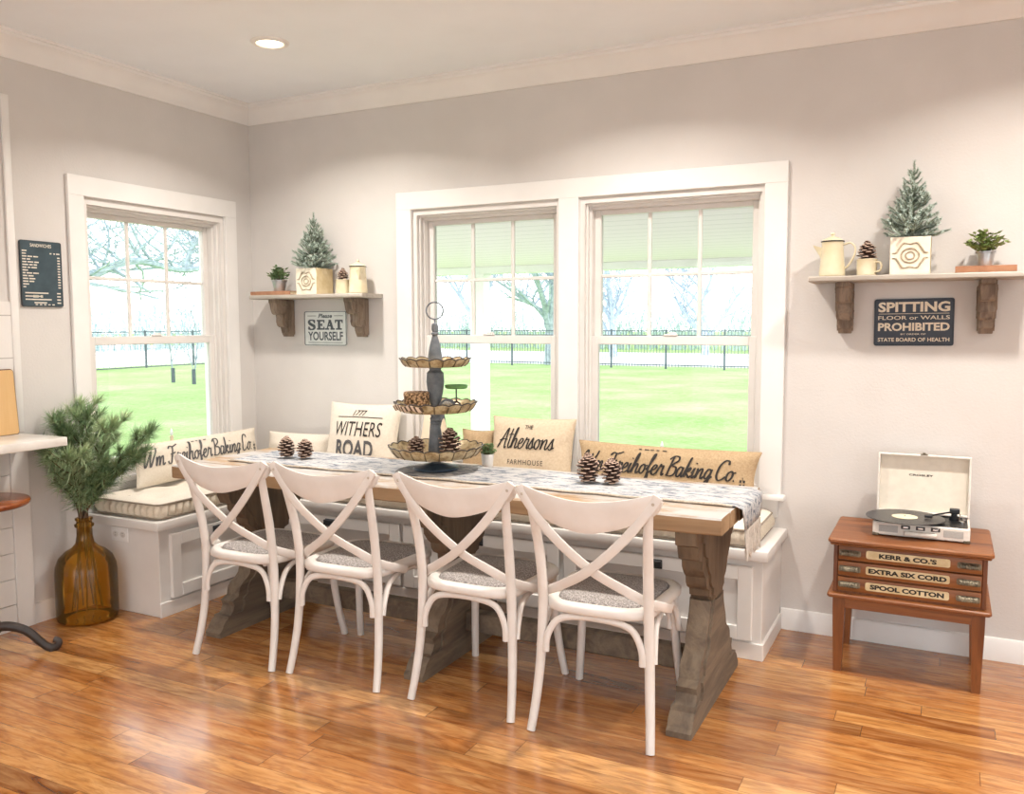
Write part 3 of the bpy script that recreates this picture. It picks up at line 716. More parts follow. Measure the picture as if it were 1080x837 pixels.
def bracket(bm, half, x0, x1):
    """symmetric profile given as (half width in y, z) from bottom to top"""
    prism(bm, [(-h_, z) for h_, z in half]+[(h_, z) for h_, z in half[::-1]], 'x', x0, x1)
UP = [(.075, .405), (.085, .43), (.115, .44), (.118, .465), (.15, .48), (.168, .50), (.172, .525), (.20, .545), (.225, .575), (.228, .60), (.27, .615), (.285, .645), (.29, .665), (.315, .675), (.32, .7225)]
LOW = [(.30, .088), (.285, .10), (.275, .125), (.285, .15), (.265, .158), (.245, .165), (.238, .20), (.215, .225), (.19, .235), (.168, .255), (.155, .30), (.135, .33), (.112, .36), (.098, .395), (.095, .415)]
FT = [(.375, 0), (.378, .022), (.37, .030), (.362, .034), (.352, .055), (.335, .072), (.325, .076), (.322, .088)]
def trestle(x):
    t = None
    bm = B(); box(bm, x-.045, x+.045, -.072, .072, .086, .7225, .004)
    t = obj('trestle_post', bm, 'dark_oak', tb)
    bm = B(); bracket(bm, FT, x-.045, x+.045); obj('foot', bm, 'foot_oak', t)
    bm = B(); bracket(bm, UP, x-.038, x+.038); bracket(bm, [(h_*.8-.01, z if i else z+.004) for i, (h_, z) in enumerate(UP) if z < .70]+[(.24, .7224)], x-.047, x+.047); obj('corbel', bm, 'dark_oak', t)
    bm = B(); bracket(bm, LOW, x-.038, x+.038); bracket(bm, [(h_*.78, z) for h_, z in LOW], x-.047, x+.047); obj('lower_bracket', bm, 'foot_oak', t)
for x in (-1.035, .075, 1.182): trestle(x)
bm = B()
for a, b in ((-.99, .03), (.12, 1.137)): box(bm, a, b, -.028, .028, .105, .195, .006)
obj('stretcher', bm, 'foot_oak', tb)
# runner with fringe
MT['runner'] = None
g = NG('woven_runner'); v = g.coord((.35, 1, 1)); f = g.noise(v, 46, 5, .75, .5); v2 = g.coord(); f2 = g.noise(v2, 200, 2)
c = g.ramp(f, [(.40, lin('5d6672')), (.485, lin('a9abaf')), (.60, lin('c3c1be'))]); g.col(c); g.rough(.92); g.bump(f2, .4, .002); MT['runner'] = g.m
MT['fringe'] = plain('cotton_fringe', 'c3bbb0', 'd2cac0', .95, 80)
ru = thing('table_runner', 'fringed white and grey cloth runner along the tabletop, hanging over its right end', 'table runner', (1.97, -.935, 0))
rg = random.Random(9)
bm = B(); NX, NY = 90, 16; x0, x1 = -1.16, 1.322; grid = []; HANG = .10; R0 = .012
for i in range(NX+1):
    s_ = (x1+HANG-x0)*i/NX+x0; row_ = []
    for j in range(NY+1):
        y = -.125+.365*j/NY+.010*mnoise.noise(Vector((s_*4, 5 if j < NY/2 else 9, 0)))*(abs(j-NY/2)/(NY/2))
        lift = .0024+.0015*(1+mnoise.noise(Vector((s_*6, y*7, 2))))+ (.003 if j in (0, NY) else 0)
        if s_ < x1: p = (s_, y, TZ+lift)
        else:
            a = min(PI/2, (s_-x1)/R0); d = max(0, s_-x1-R0*PI/2); k = 1-.25*d/HANG
            p = (x1+R0*math.sin(a)+.004*mnoise.noise(Vector((y*18, d*8, 0)))+.004, .057+(y-.057)*k, TZ+lift*.6-R0*(1-math.cos(a))-d)
        row_.append(bm.verts.new(p))
    grid.append(row_)
for i in range(NX):
    for j in range(NY): bm.faces.new((grid[i][j], grid[i+1][j], grid[i+1][j+1], grid[i][j+1]))
rcl = obj('cloth', bm, 'runner', ru, smooth=80); md = rcl.modifiers.new('thickness', 'SOLIDIFY'); md.thickness = .003; md.offset = 1
bm = B()
for i in range(34):
    y = -.07+.26*i/33; p = Vector((x1+R0+.006, y, TZ-R0-HANG+.018)); q = [p]
    for k in range(4): p = p+Vector((rg.uniform(-.004, .006), rg.uniform(-.010, .010), -.024-rg.uniform(0, .006))); q.append(p)
    tube(bm, q, [.0045, .0042, .004, .0035, .002], 5)
obj('fringe', bm, 'fringe', ru)
bm = B(); pts = [(x0+(1.30-x0)*i/60, -.127+.010*mnoise.noise(Vector(((x0+(1.30-x0)*i/60)*4, 5, 0)))+.006*math.sin(i*1.1), TZ+.0075) for i in range(61)]; tube(bm, pts, .0045, 6); MT['hem'] = plain('taupe_lace_hem', 'b3a797', 'cfc5b7', .95, 120); obj('hem', bm, 'hem', ru)

# ------------------------------------------------------------------ cross back chairs
g = NG('woven_seat'); v = g.coord(); ck = g.n('TexChecker'); g.l(v, ck.inputs['Vector']); ck.inputs['Scale'].default_value = 95
f = g.noise(v, 190, 3, .7); c = g.ramp(f, [(.34, lin('6f6a68')), (.5, lin('a19a96')), (.66, lin('d6d1cd'))]); c2 = g.mix(.22, c, ck.outputs['Color'], 'MULTIPLY'); g.col(c2); g.rough(.9)
g.bump(g.math('ADD', f, g.math('MULTIPLY', ck.outputs['Fac'], .5)), .5, .004); MT['weave'] = g.m
def chair(lab, loc, rz):
    t = thing('cross_back_chair', lab, 'chair', loc, rz, 'white cross-back chairs along the table')
    def seat_loop(d, z, n=72):
        out = []
        lp = [(-.20+d, -.21+d), (.20-d, -.21+d), (.232-d, .235-d), (-.232+d, .235-d)]
        rad = [.10, .10, .11, .11]; P = []
        for i in range(4):
            a, b, c_ = Vector((*lp[i-1], 0)), Vector((*lp[i], 0)), Vector((*lp[(i+1) % 4], 0)); r_ = max(.02, rad[i]-d*.5)
            u, w_ = (a-b).normalized(), (c_-b).normalized(); p0, p2 = b+u*r_, b+w_*r_
            for k in range(9):
                q = k/8; P.append((1-q)**2*p0+2*q*(1-q)*b+q*q*p2)
        # slightly bowed edges
        pts, L = resample(P, n)
        return [Vector((p.x, p.y-(.012 if p.y < 0 else -.012)*(1-(p.x/.2)**2)*1.0, z)) for p in pts]
    bm = B(); disc_box_rings(bm, [seat_loop(.006, .437), seat_loop(0, .443), seat_loop(0, .462), seat_loop(.008, .471), seat_loop(.030, .474), seat_loop(.040, .468), seat_loop(.042, .450)]); obj('seat_frame', bm, 'chairpaint', t, smooth=50)
    bm = B(); lps = [seat_loop(.043, .462)]
    for d, z in ((.046, .474), (.060, .479), (.10, .483), (.15, .485), (.185, .4855)): lps.append(seat_loop(d, z))
    disc_box_rings(bm, lps); obj('seat_pad', bm, 'weave', t, smooth=70, label='grey woven seat pad')
    for s in (-1, 1):
        P = catmull([(s*.219, -.248, .0), (s*.211, -.222, .10), (s*.203, -.202, .22), (s*.197, -.193, .36), (s*.194, -.195, .48), (s*.196, -.214, .62), (s*.204, -.250, .76), (s*.214, -.276, .85)], 6)
        bm = B(); tube(bm, P, [.0155+.003*min(1, max(0, i/18)) if i < 30 else .0185-.0035*(i-30)/12 for i in range(len(P))], 12, flat=(1, .92)); obj('rear_leg', bm, 'chairpaint', t)
        P = catmull([(s*.182, .195, .442), (s*.188, .205, .30), (s*.200, .225, .14), (s*.216, .252, .0)], 6)
        bm = B(); tube(bm, P, [.018-.003*i/len(P) for i in range(len(P))], 12); obj('front_leg', bm, 'chairpaint', t)
    # crest rail: bowed crescent
    bm = B(); NS, NT = 40, 10; fr, bk = [], []
    for i in range(NS+1):
        s = -1+2*i/NS; zt = .862+.044*abs(s)**1.8; zb = .752+.086*abs(s)**1.7; e = (1-max(0, (abs(s)-.88)/.12)**2.2)**.5 if abs(s) > .88 else 1
        zm = (zt+zb)/2; hh = (zt-zb)/2*max(.12, e); a, b = [], []
        for j in range(NT+1):
            v_ = -1+2*j/NT; z = zm+hh*v_; y = -.312+.042*s*s-.010*v_; th = .0105*max(.25, (1-abs(v_)**4))**.5
            a.append(bm.verts.new((s*.256, y-th, z))); b.append(bm.verts.new((s*.256, y+th, z)))
        fr.append(a); bk.append(b)
    for i in range(NS):
        for j in range(NT):
            bm.faces.new((fr[i][j], fr[i+1][j], fr[i+1][j+1], fr[i][j+1])); bm.faces.new((bk[i][j], bk[i][j+1], bk[i+1][j+1], bk[i+1][j]))
        bm.faces.new((fr[i][NT], fr[i+1][NT], bk[i+1][NT], bk[i][NT])); bm.faces.new((fr[i][0], bk[i][0], bk[i+1][0], fr[i+1][0]))
    for i in (0, NS):
        for j in range(NT): bm.faces.new((fr[i][j], fr[i][j+1], bk[i][j+1], bk[i][j]))
    obj('crest_rail', bm, 'chairpaint', t, smooth=50)
    for s in (-1, 1):
        o = -.0075 if s > 0 else .0075
        P = catmull([(s*.247, -.290, .893), (s*.222, -.291, .852), (s*.13, -.285, .735), (0, -.252+o, .612), (-s*.11, -.207+o, .540), (-s*.185, -.168, .497), (-s*.224, -.110, .470), (-s*.236, -.045, .447)], 5)
        W_ = [Vector((-s*.75, 0, .66)).lerp(Vector((-s*.22, .42, .88)), max(0, min(1, (i-16)/16))) for i in range(len(P))]
        bm = B(); strap(bm, P, .033, .011, W_); sl = obj('cross_slat', bm, 'chairpaint', t)
        bm = B(); lathe(bm, [(0, .003), (.004, .002), (.0055, 0)], 10); 
        for v in bm.verts: v.co = Matrix.Rotation(R(90), 3, 'X') @ v.co + Vector((s*.232, -.2985, .868))
        obj('screw', bm, 'hem', sl)
    # bentwood arches under the seat
    def arch(P): bm = B(); tube(bm, catmull(P, 5), .0125, 10, flat=(1, .85)); obj('arch_brace', bm, 'chairpaint', t)
    arch([(-.178, -.207, .285), (-.172, -.205, .345), (-.135, -.200, .405), (-.06, -.198, .424), (.06, -.198, .424), (.135, -.200, .405), (.172, -.205, .345), (.178, -.207, .285)])
    arch([(-.172, .200, .285), (-.166, .198, .345), (-.13, .194, .405), (-.06, .192, .424), (.06, .192, .424), (.13, .194, .405), (.166, .198, .345), (.172, .200, .285)])
    for s in (-1, 1): arch([(s*.212, -.185, .290), (s*.208, -.165, .345), (s*.20, -.12, .400), (s*.196, -.05, .424), (s*.196, .06, .424), (s*.20, .13, .400), (s*.206, .17, .345), (s*.209, .190, .290)])
    return t
chair('white cross-back chair at the table end nearest the corner window, leftmost', (1.237, -1.245, 0), R(0))
chair('white cross-back chair second from the corner window, facing two pinecones', (1.750, -1.222, 0), R(.9))
chair('white cross-back chair in front of the tiered tray, third from the corner window', (2.352, -1.212, 0), R(-.6))
chair('white cross-back chair nearest the spool cabinet, at the fringed table end', (2.870, -1.228, 0), R(2.4))

# ------------------------------------------------------------------ pinecones
MT['cone'] = plain('pinecone_scale', '3d2a25', '6f5548', .8, 60, .2, 120, lo=.3, hi=.75)
MT['conetip'] = plain('pinecone_tip', '9c8273', 'c2aa98', .8, 60)
def cone_mesh(r, h, seed=0):
    rg = random.Random(seed); bm = B(); lathe(bm, [(0, .0), (r*.30, .004), (r*.42, h*.25), (r*.34, h*.6), (r*.12, h*.92), (0, h*.96)], 10)
    bm.verts.ensure_lookup_table(); n = 64; ga = 2.39996
    for i in range(n):
        u = (i+.5)/n; z = h*(.03+.93*u); a = i*ga; prof = (math.sin(min(1, .18+u*1.0)*PI*.86))**.75 if u < .9 else .38
        L = r*max(.3, prof)*rg.uniform(.92, 1.05); tilt = .02+1.15*u; wd = r*.36*(1-.45*u)
        d = Vector((math.cos(a)*math.cos(tilt), math.sin(a)*math.cos(tilt), math.sin(tilt))); s = Vector((-math.sin(a), math.cos(a), 0)); nn = d.cross(s)*-1
        o = Vector((0, 0, z)); ps = []
        for t_, w_ in ((.28, .35), (.7, .9), (.93, .85), (1.03, .3)):
            q = o+d*L*t_+nn*(-.004+.22*r*(t_-.3)**2)
            ps.append([bm.verts.new(q+s*wd*w_+nn*.0018), bm.verts.new(q-s*wd*w_+nn*.0018), bm.verts.new(q-s*wd*w_-nn*.0018), bm.verts.new(q+s*wd*w_-nn*.0028)])
        for k in range(3):
            for j in range(4):
                f_ = bm.faces.new((ps[k][j], ps[k][(j+1) % 4], ps[k+1][(j+1) % 4], ps[k+1][j])); f_.material_index = int(k == 2)
        f_ = bm.faces.new(ps[-1]); f_.material_index = 1; bm.faces.new(ps[0][::-1])
    return bm
def pinecone(lab, x, y, z, r, h, seed, tilt=(0, 0), group='pinecones on the table'):
    o = obj('pinecone', cone_mesh(r, h, seed), ['cone', 'conetip'], None, smooth=50); o.location = (x, y, z); o.rotation_euler = (tilt[0], tilt[1], seed*1.3); return tag(o, lab, 'pinecone', group)
RZ = TZ+.012
pinecone('brown pinecone on the runner before the address pillow, left one of its pair', 1.028, -.885, RZ, .048, .092, 1)
pinecone('brown pinecone on the runner before the address pillow, right one of its pair', 1.130, -.868, RZ, .046, .082, 2)
pinecone('brown pinecone on the runner in front of the tan bolster, larger left one', 2.628, -.862, RZ, .052, .108, 3)
pinecone('brown pinecone on the runner in front of the tan bolster, smaller right one', 2.727, -.850, RZ, .047, .094, 4)

# ------------------------------------------------------------------ three tier tray
TX, TY = 1.885, -.860
MT['turned'] = plain('grey_turned_wood', '5b6168', '757b80', .55, 25, .15, 90)
MT['bluebase'] = plain('slate_blue_base', '36475a', '475a6e', .35, 20)
g = NG('galvanised_tin'); v = g.coord(); f = g.noise(v, 24, 5, .65); g.col(g.ramp(f, [(.28, lin('54472f')), (.42, lin('977f5a')), (.58, lin('c4b28d')), (.72, lin('85827a'))])); g.rough(.38); g.b.inputs['Metallic'].default_value = .2; MT['tin'] = g.m
MT['darktin'] = plain('darkened_tin', '5b4c38', '7b6a50', .5, 40, metal=.3)
tr = thing('tiered_tray', 'three-tier fluted metal tray on a grey turned wooden column', 'tiered tray', (TX, TY, TZ+.010))
def trz(z): return z-(TZ+.010)
bm = B(); lathe(bm, [(0, 0), (.098, 0), (.105, .006), (.10, .012), (.075, .018), (.05, .024), (.03, .03), (0, .03)], 40); obj('base', bm, 'bluebase', tr)
bm = B(); lathe(bm, [(0, trz(.822)), (.022, trz(.822)), (.024, trz(.850)), (.034, trz(.862)), (.036, trz(.885)), (.032, trz(.93)), (.022, trz(.985)), (.019, trz(1.0)), (.026, trz(1.006)), (.026, trz(1.012)), (.020, trz(1.016)), (.026, trz(1.024)), (.026, trz(1.030)), (.021, trz(1.036)), (.027, trz(1.055)), (.021, trz(1.07)), (.022, trz(1.085)), (.034, trz(1.145)), (.041, trz(1.195)), (.038, trz(1.235)), (.026, trz(1.248)), (.03, trz(1.262)), (.030, trz(1.285)), (.032, trz(1.31)), (.026, trz(1.35)), (.014, trz(1.395)), (.012, trz(1.403)), (.017, trz(1.408)), (.017, trz(1.414)), (.012, trz(1.418)), (.016, trz(1.435)), (.014, trz(1.454)), (.0, trz(1.462))], 24); obj('column', bm, 'turned', tr)
bm = B(); tube(bm, [(0, 0, trz(1.456)), (0, 0, trz(1.478))], .0035, 8)
rc = trz(1.514); ring = [(.038*math.cos(2*PI*k/32)*.91, .038*math.cos(2*PI*k/32)*.41, rc+.038*math.sin(2*PI*k/32)) for k in range(33)]; tube(bm, ring, .0035, 8, cap=False); obj('finial_ring', bm, 'turned', tr)
def ftray(Rr, z, hh, nf):
    def mod(r, zz, a):
        k = abs(math.sin(a*nf/2)); e = max(0, (r-Rr*.80)/(Rr*.2)); return r*(1+.035*e*(k-.5)), zz+.008*e*(k-.5)
    bm = B(); lathe(bm, [(0, 0), (Rr*.80, 0), (Rr*.84, .004), (Rr*.93, hh*.5), (Rr, hh), (Rr*1.005, hh+.003), (Rr*.985, hh+.002), (Rr*.915, hh*.52+.002), (Rr*.82, .007), (Rr*.79, .004), (0, .004)], nf*8, (0, 0, trz(z)), mod=mod)
    for k in range(nf):
        a = 2*PI*k/nf; L = []
        for r0, z0 in ((Rr*.845, .004), (Rr*.93, hh*.5), (Rr*1.0, hh)):
            r_, z_ = mod(r0, z0, a); L.append((r_*math.cos(a), r_*math.sin(a), trz(z)+z_))
        tube(bm, L, .0032, 5, cap=False, mi=1)
    o = obj('fluted_tray', bm, ['tin', 'darktin'], tr, smooth=60); bm = B()
    pts = []
    for k in range(nf*8+1):
        a = 2*PI*k/(nf*8); r_, z_ = mod(Rr*1.0, hh+.003, a); pts.append((r_*math.cos(a), r_*math.sin(a), trz(z)+z_))
    tube(bm, pts, .003, 5, cap=False); obj('rolled_rim', bm, 'iron', o)
ftray(.213, .856, .044, 20); ftray(.185, 1.060, .038, 18); ftray(.158, 1.263, .032, 16)
VR = Vector((.893, .45, 0)); VF = Vector((-.45, .893, 0))        # across and away from the doorway side
def ont(a, b): return TX+VR.x*a+VF.x*b, TY+VR.y*a+VF.y*b
x, y = ont(-.086, -.040); pinecone('small dark pinecone lying on the bottom tier, left of the column', x, y, .8615, .044, .078, 11, group='pinecones in the tiered tray')
x, y = ont(.068, -.055); pinecone('larger dark pinecone on the bottom tier, right of the column', x, y, .8615, .056, .118, 12, group='pinecones in the tiered tray')
g = NG('rattan_weave'); v = g.coord(); vo = g.n('TexVoronoi'); g.l(v, vo.inputs['Vector']); vo.inputs['Scale'].default_value = 95
g.col(g.ramp(vo.outputs['Distance'], [(.1, lin('d2b48f')), (.45, lin('a07f5d')), (.7, lin('4a3826'))])); g.rough(.8); g.bump(vo.outputs['Distance'], -.8, .006); MT['rattan'] = g.m
x, y = ont(-.084, -.01); wb = thing('woven_box', 'small round woven rattan box on the middle tier', 'box', (x, y, 1.0655))
bm = B(); lathe(bm, [(0, 0), (.054, 0), (.057, .005), (.057, .062), (0, .062)], 36); obj('body', bm, 'rattan', wb)
bm = B(); lathe(bm, [(0, .063), (.059, .063), (.060, .07), (.059, .081), (.054, .085), (0, .086)], 36); obj('lid', bm, 'rattan', wb)
MT['greenpaint'] = plain('green_enamel', '4f7a45', '63904f', .45, 20)
x, y = ont(.084, -.025); sc = thing('miniature_scale', 'miniature grey kitchen scale with green pan on the middle tier', 'ornament', (x, y, 1.0655), YAW*0+R(-27)+R(0)+R(54))
bm = B(); prism(bm, [(.042*math.cos(PI*k/16)-.028, .012+.042*math.sin(PI*k/16)) for k in range(17)], 'y', -.014, .014, bev=.003); box(bm, -.072, .055, -.02, .02, 0, .012, .003); obj('housing', bm, 'turned', sc)
bm = B(); prism(bm, [(.030*math.cos(PI*k/16)-.028, .014+.030*math.sin(PI*k/16)) for k in range(17)], 'y', -.0155, -.0142); obj('dial', bm, 'chrome', sc, label='pale half-round dial')
bm = B(); tube(bm, [(.012+.022*math.cos(PI*k/12), 0, .010+.030*math.sin(PI*k/12)) for k in range(13)], .004, 6); tube(bm, [(.012, 0, .04), (.012, 0, .1)], .0035, 8); obj('stem', bm, 'iron', sc)
bm = B(); lathe(bm, [(0, .1), (.044, .1), (.05, .104), (.052, .116), (.049, .116), (.046, .107), (0, .106)], 32, (.012, 0, 0)); obj('pan', bm, 'greenpaint', sc)
g = NG('striped_ribbon'); v = g.coord(rot=(0, 0, .5)); wv = g.n('TexWave', bands_direction='X'); g.l(v, wv.inputs['Vector']); wv.inputs['Scale'].default_value = 14
g.col(g.ramp(wv.outputs['Fac'], [(.35, lin('5d4a3c')), (.45, lin('d9c3ad'))])); g.rough(.9); MT['ribbon'] = g.m
bm = B(); P, Wd = [], []
for k in range(17):
    a = math.atan2(-.893, .45)-.2-.95*k/16; P.append((TX+.194*math.cos(a), TY+.194*math.sin(a), 1.087-.004*math.sin(k*.9))); Wd.append(Vector((.5*math.cos(a), .5*math.sin(a), .85)))
strap(bm, P, .026, .004, Wd); tag(obj('ribbon', bm, 'ribbon'), 'striped cream and brown ribbon draped along the middle tray rim', 'ribbon')

# ------------------------------------------------------------------ spool cabinet
MT['oak'] = wood('antique_oak', ['542b13', '804921', 'a06432', '6c3d1c'], 'x', 18, .4, .2, .06)
MT['oakv'] = wood('antique_oak_upright', ['4f2811', '78441f', '935a2d', '66391a'], 'z', 20, .42, .15, .08)
MT['brasslabel'] = plain('tarnished_label', 'c7b287', 'dbcba4', .5, 30)
MT['pewter'] = plain('tarnished_pewter', '5a5345', '8c826d', .45, 60, .4, 140, metal=.6)
cb = thing('spool_cabinet', 'antique oak spool cabinet with three lettered drawers on a stand', 'cabinet', (3.8375, 0, 0))
bm = B(); prism(bm, [(-.30, -.478), (-.29, -.49), (.29, -.49), (.30, -.478), (.30, -.042), (.29, -.03), (-.29, -.03), (-.30, -.042)], 'z', .556, .575, bev=.005); box(bm, -.292, .292, -.478, -.036, .5465, .556, .004); obj('top', bm, 'oak', cb)
bm = B()
box(bm, -.28, -.263, -.45, -.055, .345, .5465, .002); box(bm, .263, .28, -.45, -.055, .345, .5465, .002); box(bm, -.263, .263, -.07, -.055, .345, .5465); box(bm, -.263, .263, -.448, -.07, .343, .352); box(bm, -.263, .263, -.448, -.07, .540, .5465)
for z in (.4165, .4835): box(bm, -.263, .263, -.447, -.07, z-.003, z+.003)
obj('case', bm, 'oakv', cb)
for k, tx in enumerate(("SPOOL COTTON", "EXTRA SIX CORD", "KERR & CO.'S")):
    z0 = .353+.0655*k; z1 = z0+.059; zc = (z0+z1)/2
    bm = B(); box(bm, -.262, .262, -.457, -.12, z0, z1, .004, 2); d = obj('drawer', bm, 'oak', cb)
    bm = B(); prism(bm, [(p[0]-.002, p[1]+zc+.001) for p in rrect(.153, .0165, .008, 4)], 'y', -.4585, -.457); obj('label_plate', bm, 'brasslabel', d)
    bm = B(); put_text(bm, tx, -.002, zc+.001, (.27, .285, .21)[::1][0] if k == 0 else (.285 if k == 1 else .21), .020, .05, f=lambda a, b: (a, -.4592, b)); obj('lettering', bm, 'ink', d, smooth=0)
    for s in (-1, 1):
        xc = s*.2165; bm = B(); prism(bm, [(p[0]+xc, p[1]+zc) for p in rrect(.042, .012, .006, 4)], 'y', -.4595, -.457)
        prof = [(.0, .010), (.010, .010), (.017, .004), (.018, -.004), (.015, -.009), (.012, -.009), (.013, -.002), (.009, .004), (.0, .005)]
        prism(bm, [(-.459-a, zc+b) for a, b in prof], 'x', xc-.033, xc+.033)
        for q in range(7): tube(bm, [(xc-.03+q*.01, -.4595-a, zc+b+.001) for a, b in prof[1:5]], .0022, 5)
        obj('cup_pull', bm, 'pewter', d)
bm = B(); prism(bm, [(-.30, -.468), (-.292, -.478), (.292, -.478), (.30, -.468), (.30, -.035), (-.30, -.035)], 'z', .325, .343, bev=.005); obj('ledge', bm, 'oak', cb)
bm = B(); box(bm, -.245, .245, -.446, -.430, .278, .325, .002); box(bm, -.245, .245, -.075, -.060, .278, .325, .002)
for s in (-1, 1): box(bm, s*.268-.008, s*.268+.008, -.42, -.08, .278, .325, .002)
obj('apron', bm, 'oak', cb)
for sx_ in (-1, 1):
    for yy in (-.427, -.078):
        bm = B(); lo_ = -.415 if yy < -.2 else -.07
        disc_box_rings(bm, [[(sx_*.257+a*.0155, lo_+b*.0155, 0) for a, b in ((-1, -1), (1, -1), (1, 1), (-1, 1))], [(sx_*.2555+a*.0235, yy+b*.0235, .27) for a, b in ((-1, -1), (1, -1), (1, 1), (-1, 1))], [(sx_*.2555+a*.0235, yy+b*.0235, .325) for a, b in ((-1, -1), (1, -1), (1, 1), (-1, 1))]])
        obj('leg', bm, 'oakv', cb)

# ------------------------------------------------------------------ suitcase record player
MT['leatherette'] = plain('white_leatherette', 'dcd6cc', 'e6e1d8', .5, 60, .15, 220)
MT['lidlining'] = plain('cream_lining', 'ddd5c6', 'e4dccd', .7, 30)
MT['grille'] = plain('grey_speaker_cloth', 'a9a7a2', 'b9b7b2', .8, 300, .3, 500)
rp_ = thing('record_player', 'white suitcase record player with open lid on the spool cabinet', 'record player', (3.876, -.232, .5755))
bm = B(); prism(bm, rrect(.180, .118, .012, 4), 'z', .004, .058, bev=.004); bd = obj('body', bm, 'leatherette', rp_)
for sx_ in (-1, 1):
    bm = B(); box(bm, sx_*.120-.036, sx_*.120+.036, -.1195, -.118, .018, .046, .001); obj('speaker_grille', bm, 'grille', bd, label='grey front speaker grille')
    for yy in (-1, 1):
        bm = B(); box(bm, sx_*.168-.013, sx_*.168+.013, yy*.106-.013, yy*.106+.013, .0, .012, .002); obj('corner_guard', bm, 'pewter', bd)
for xk in (-.055, 0, .055):
    bm = B(); box(bm, xk-.017, xk+.017, -.1192, -.118, .036, .052, .001); kb = obj('control_plate', bm, 'iron', bd)
    bm = B(); box(bm, xk-.010, xk+.010, -.1225, -.1192, .040, .048, .001); obj('latch', bm, 'chrome', kb)
bm = B(); P = catmull([(-.056, -.119, .022), (-.05, -.133, .022), (0, -.137, .022), (.05, -.133, .022), (.056, -.119, .022)], 5); tube(bm, P, .009, 8, flat=(1, .7)); obj('handle', bm, 'leatherette', rp_)
bm = B(); prism(bm, rrect(.171, .108, .008, 4), 'z', .058, .0605); obj('deck', bm, 'black', rp_)
bm = B(); lathe(bm, [(0, 0), (.10, 0), (.102, .004), (.10, .009), (0, .009)], 40, (-.062, -.042, .061)); obj('platter', bm, 'iron', rp_)
MT['vinyl'] = plain('black_vinyl', '1b1b1d', '232325', .22, 10); g = NG('vinyl_grooves'); v = g.coord(); wv = g.n('TexWave', wave_type='RINGS', rings_direction='Z'); g.l(v, wv.inputs['Vector']); wv.inputs['Scale'].default_value = 220
g.col(lin('26262a')); g.rough(.28); g.bump(wv.outputs['Fac'], .15, .001); MT['vinyl'] = g.m
rec = thing('vinyl_record', 'black vinyl record with cream label lying on the turntable', 'record', (3.876-.062, -.232-.042, .5755+.0705))
bm = B(); lathe(bm, [(0, 0), (.151, 0), (.1515, .001), (.151, .002), (0, .0022)], 64); obj('disc', bm, 'vinyl', rec)
MT['reclabel'] = plain('cream_label', 'e0d3b0', 'eadfc2', .6, 30)
bm = B(); lathe(bm, [(0, .0022), (.049, .0022), (.05, .0027), (0, .0029)], 40); obj('centre_label', bm, 'reclabel', rec)
bm = B(); lathe(bm, [(0, .003), (.003, .003), (.003, .008), (0, .009)], 10); obj('spindle_tip', bm, 'chrome', rec)
ta = B(); lathe(ta, [(0, .0605), (.019, .0605), (.019, .075), (.012, .078), (.012, .098), (0, .098)], 20, (.122, .035, 0)); box(ta, .104, .142, .022, .050, .088, .108, .003)
tb_ = obj('tonearm_base', ta, 'black', rp_)
bm = B(); tube(bm, catmull([(.125, .034, .097), (.09, .01, .092), (.03, -.035, .084)], 6), .0035, 8); box(bm, .012, .042, -.046, -.027, .076, .086, .002); obj('tonearm', bm, 'black', tb_)
bm = B(); lathe(bm, [(0, .0605), (.010, .0605), (.010, .068), (0, .069)], 16, (.150, -.02, 0)); tube(bm, [(.140, .0, .061), (.143, .0, .095)], .002, 6); obj('lift_lever', bm, 'chrome', rp_)
bm = B()
for q in range(4): box(bm, .150, .168, .012+q*.022, .027+q*.022, .0605, .066, .002)
obj('switch_row', bm, 'iron', rp_)
# open lid
ld = B(); LT = Matrix.Translation((0, .119, .061)) @ Matrix.Rotation(R(-5), 4, 'X')
box(ld, -.180, .180, -.004, .004, .0, .253, .002, mat=LT)
for (a, b, c_, d_) in ((-.180, -.172, 0, .253), (.172, .180, 0, .253), (-.172, .172, 0, .008), (-.172, .172, .245, .253)): box(ld, a, b, -.038, -.004, c_, d_, .002, mat=LT)
lid = obj('lid', ld, 'leatherette', rp_)
bm = B(); box(bm, -.1715, .1715, -.0055, -.004, .0085, .2445, mat=LT); obj('lid_lining', bm, 'lidlining', lid)
bm = B(); put_text(bm, 'CROSLEY', -.01, .163, .095, .0085, .03, f=lambda a, b: LT @ Vector((a, -.0062, b))); obj('lid_lettering', bm, 'ink', lid, smooth=0)
bm = B(); box(bm, -.014, .014, -.042, -.030, .253, .257, .001, mat=LT); box(bm, -.006, .006, -.040, -.032, .257, .262, .001, mat=LT); obj('clasp', bm, 'pewter', lid)

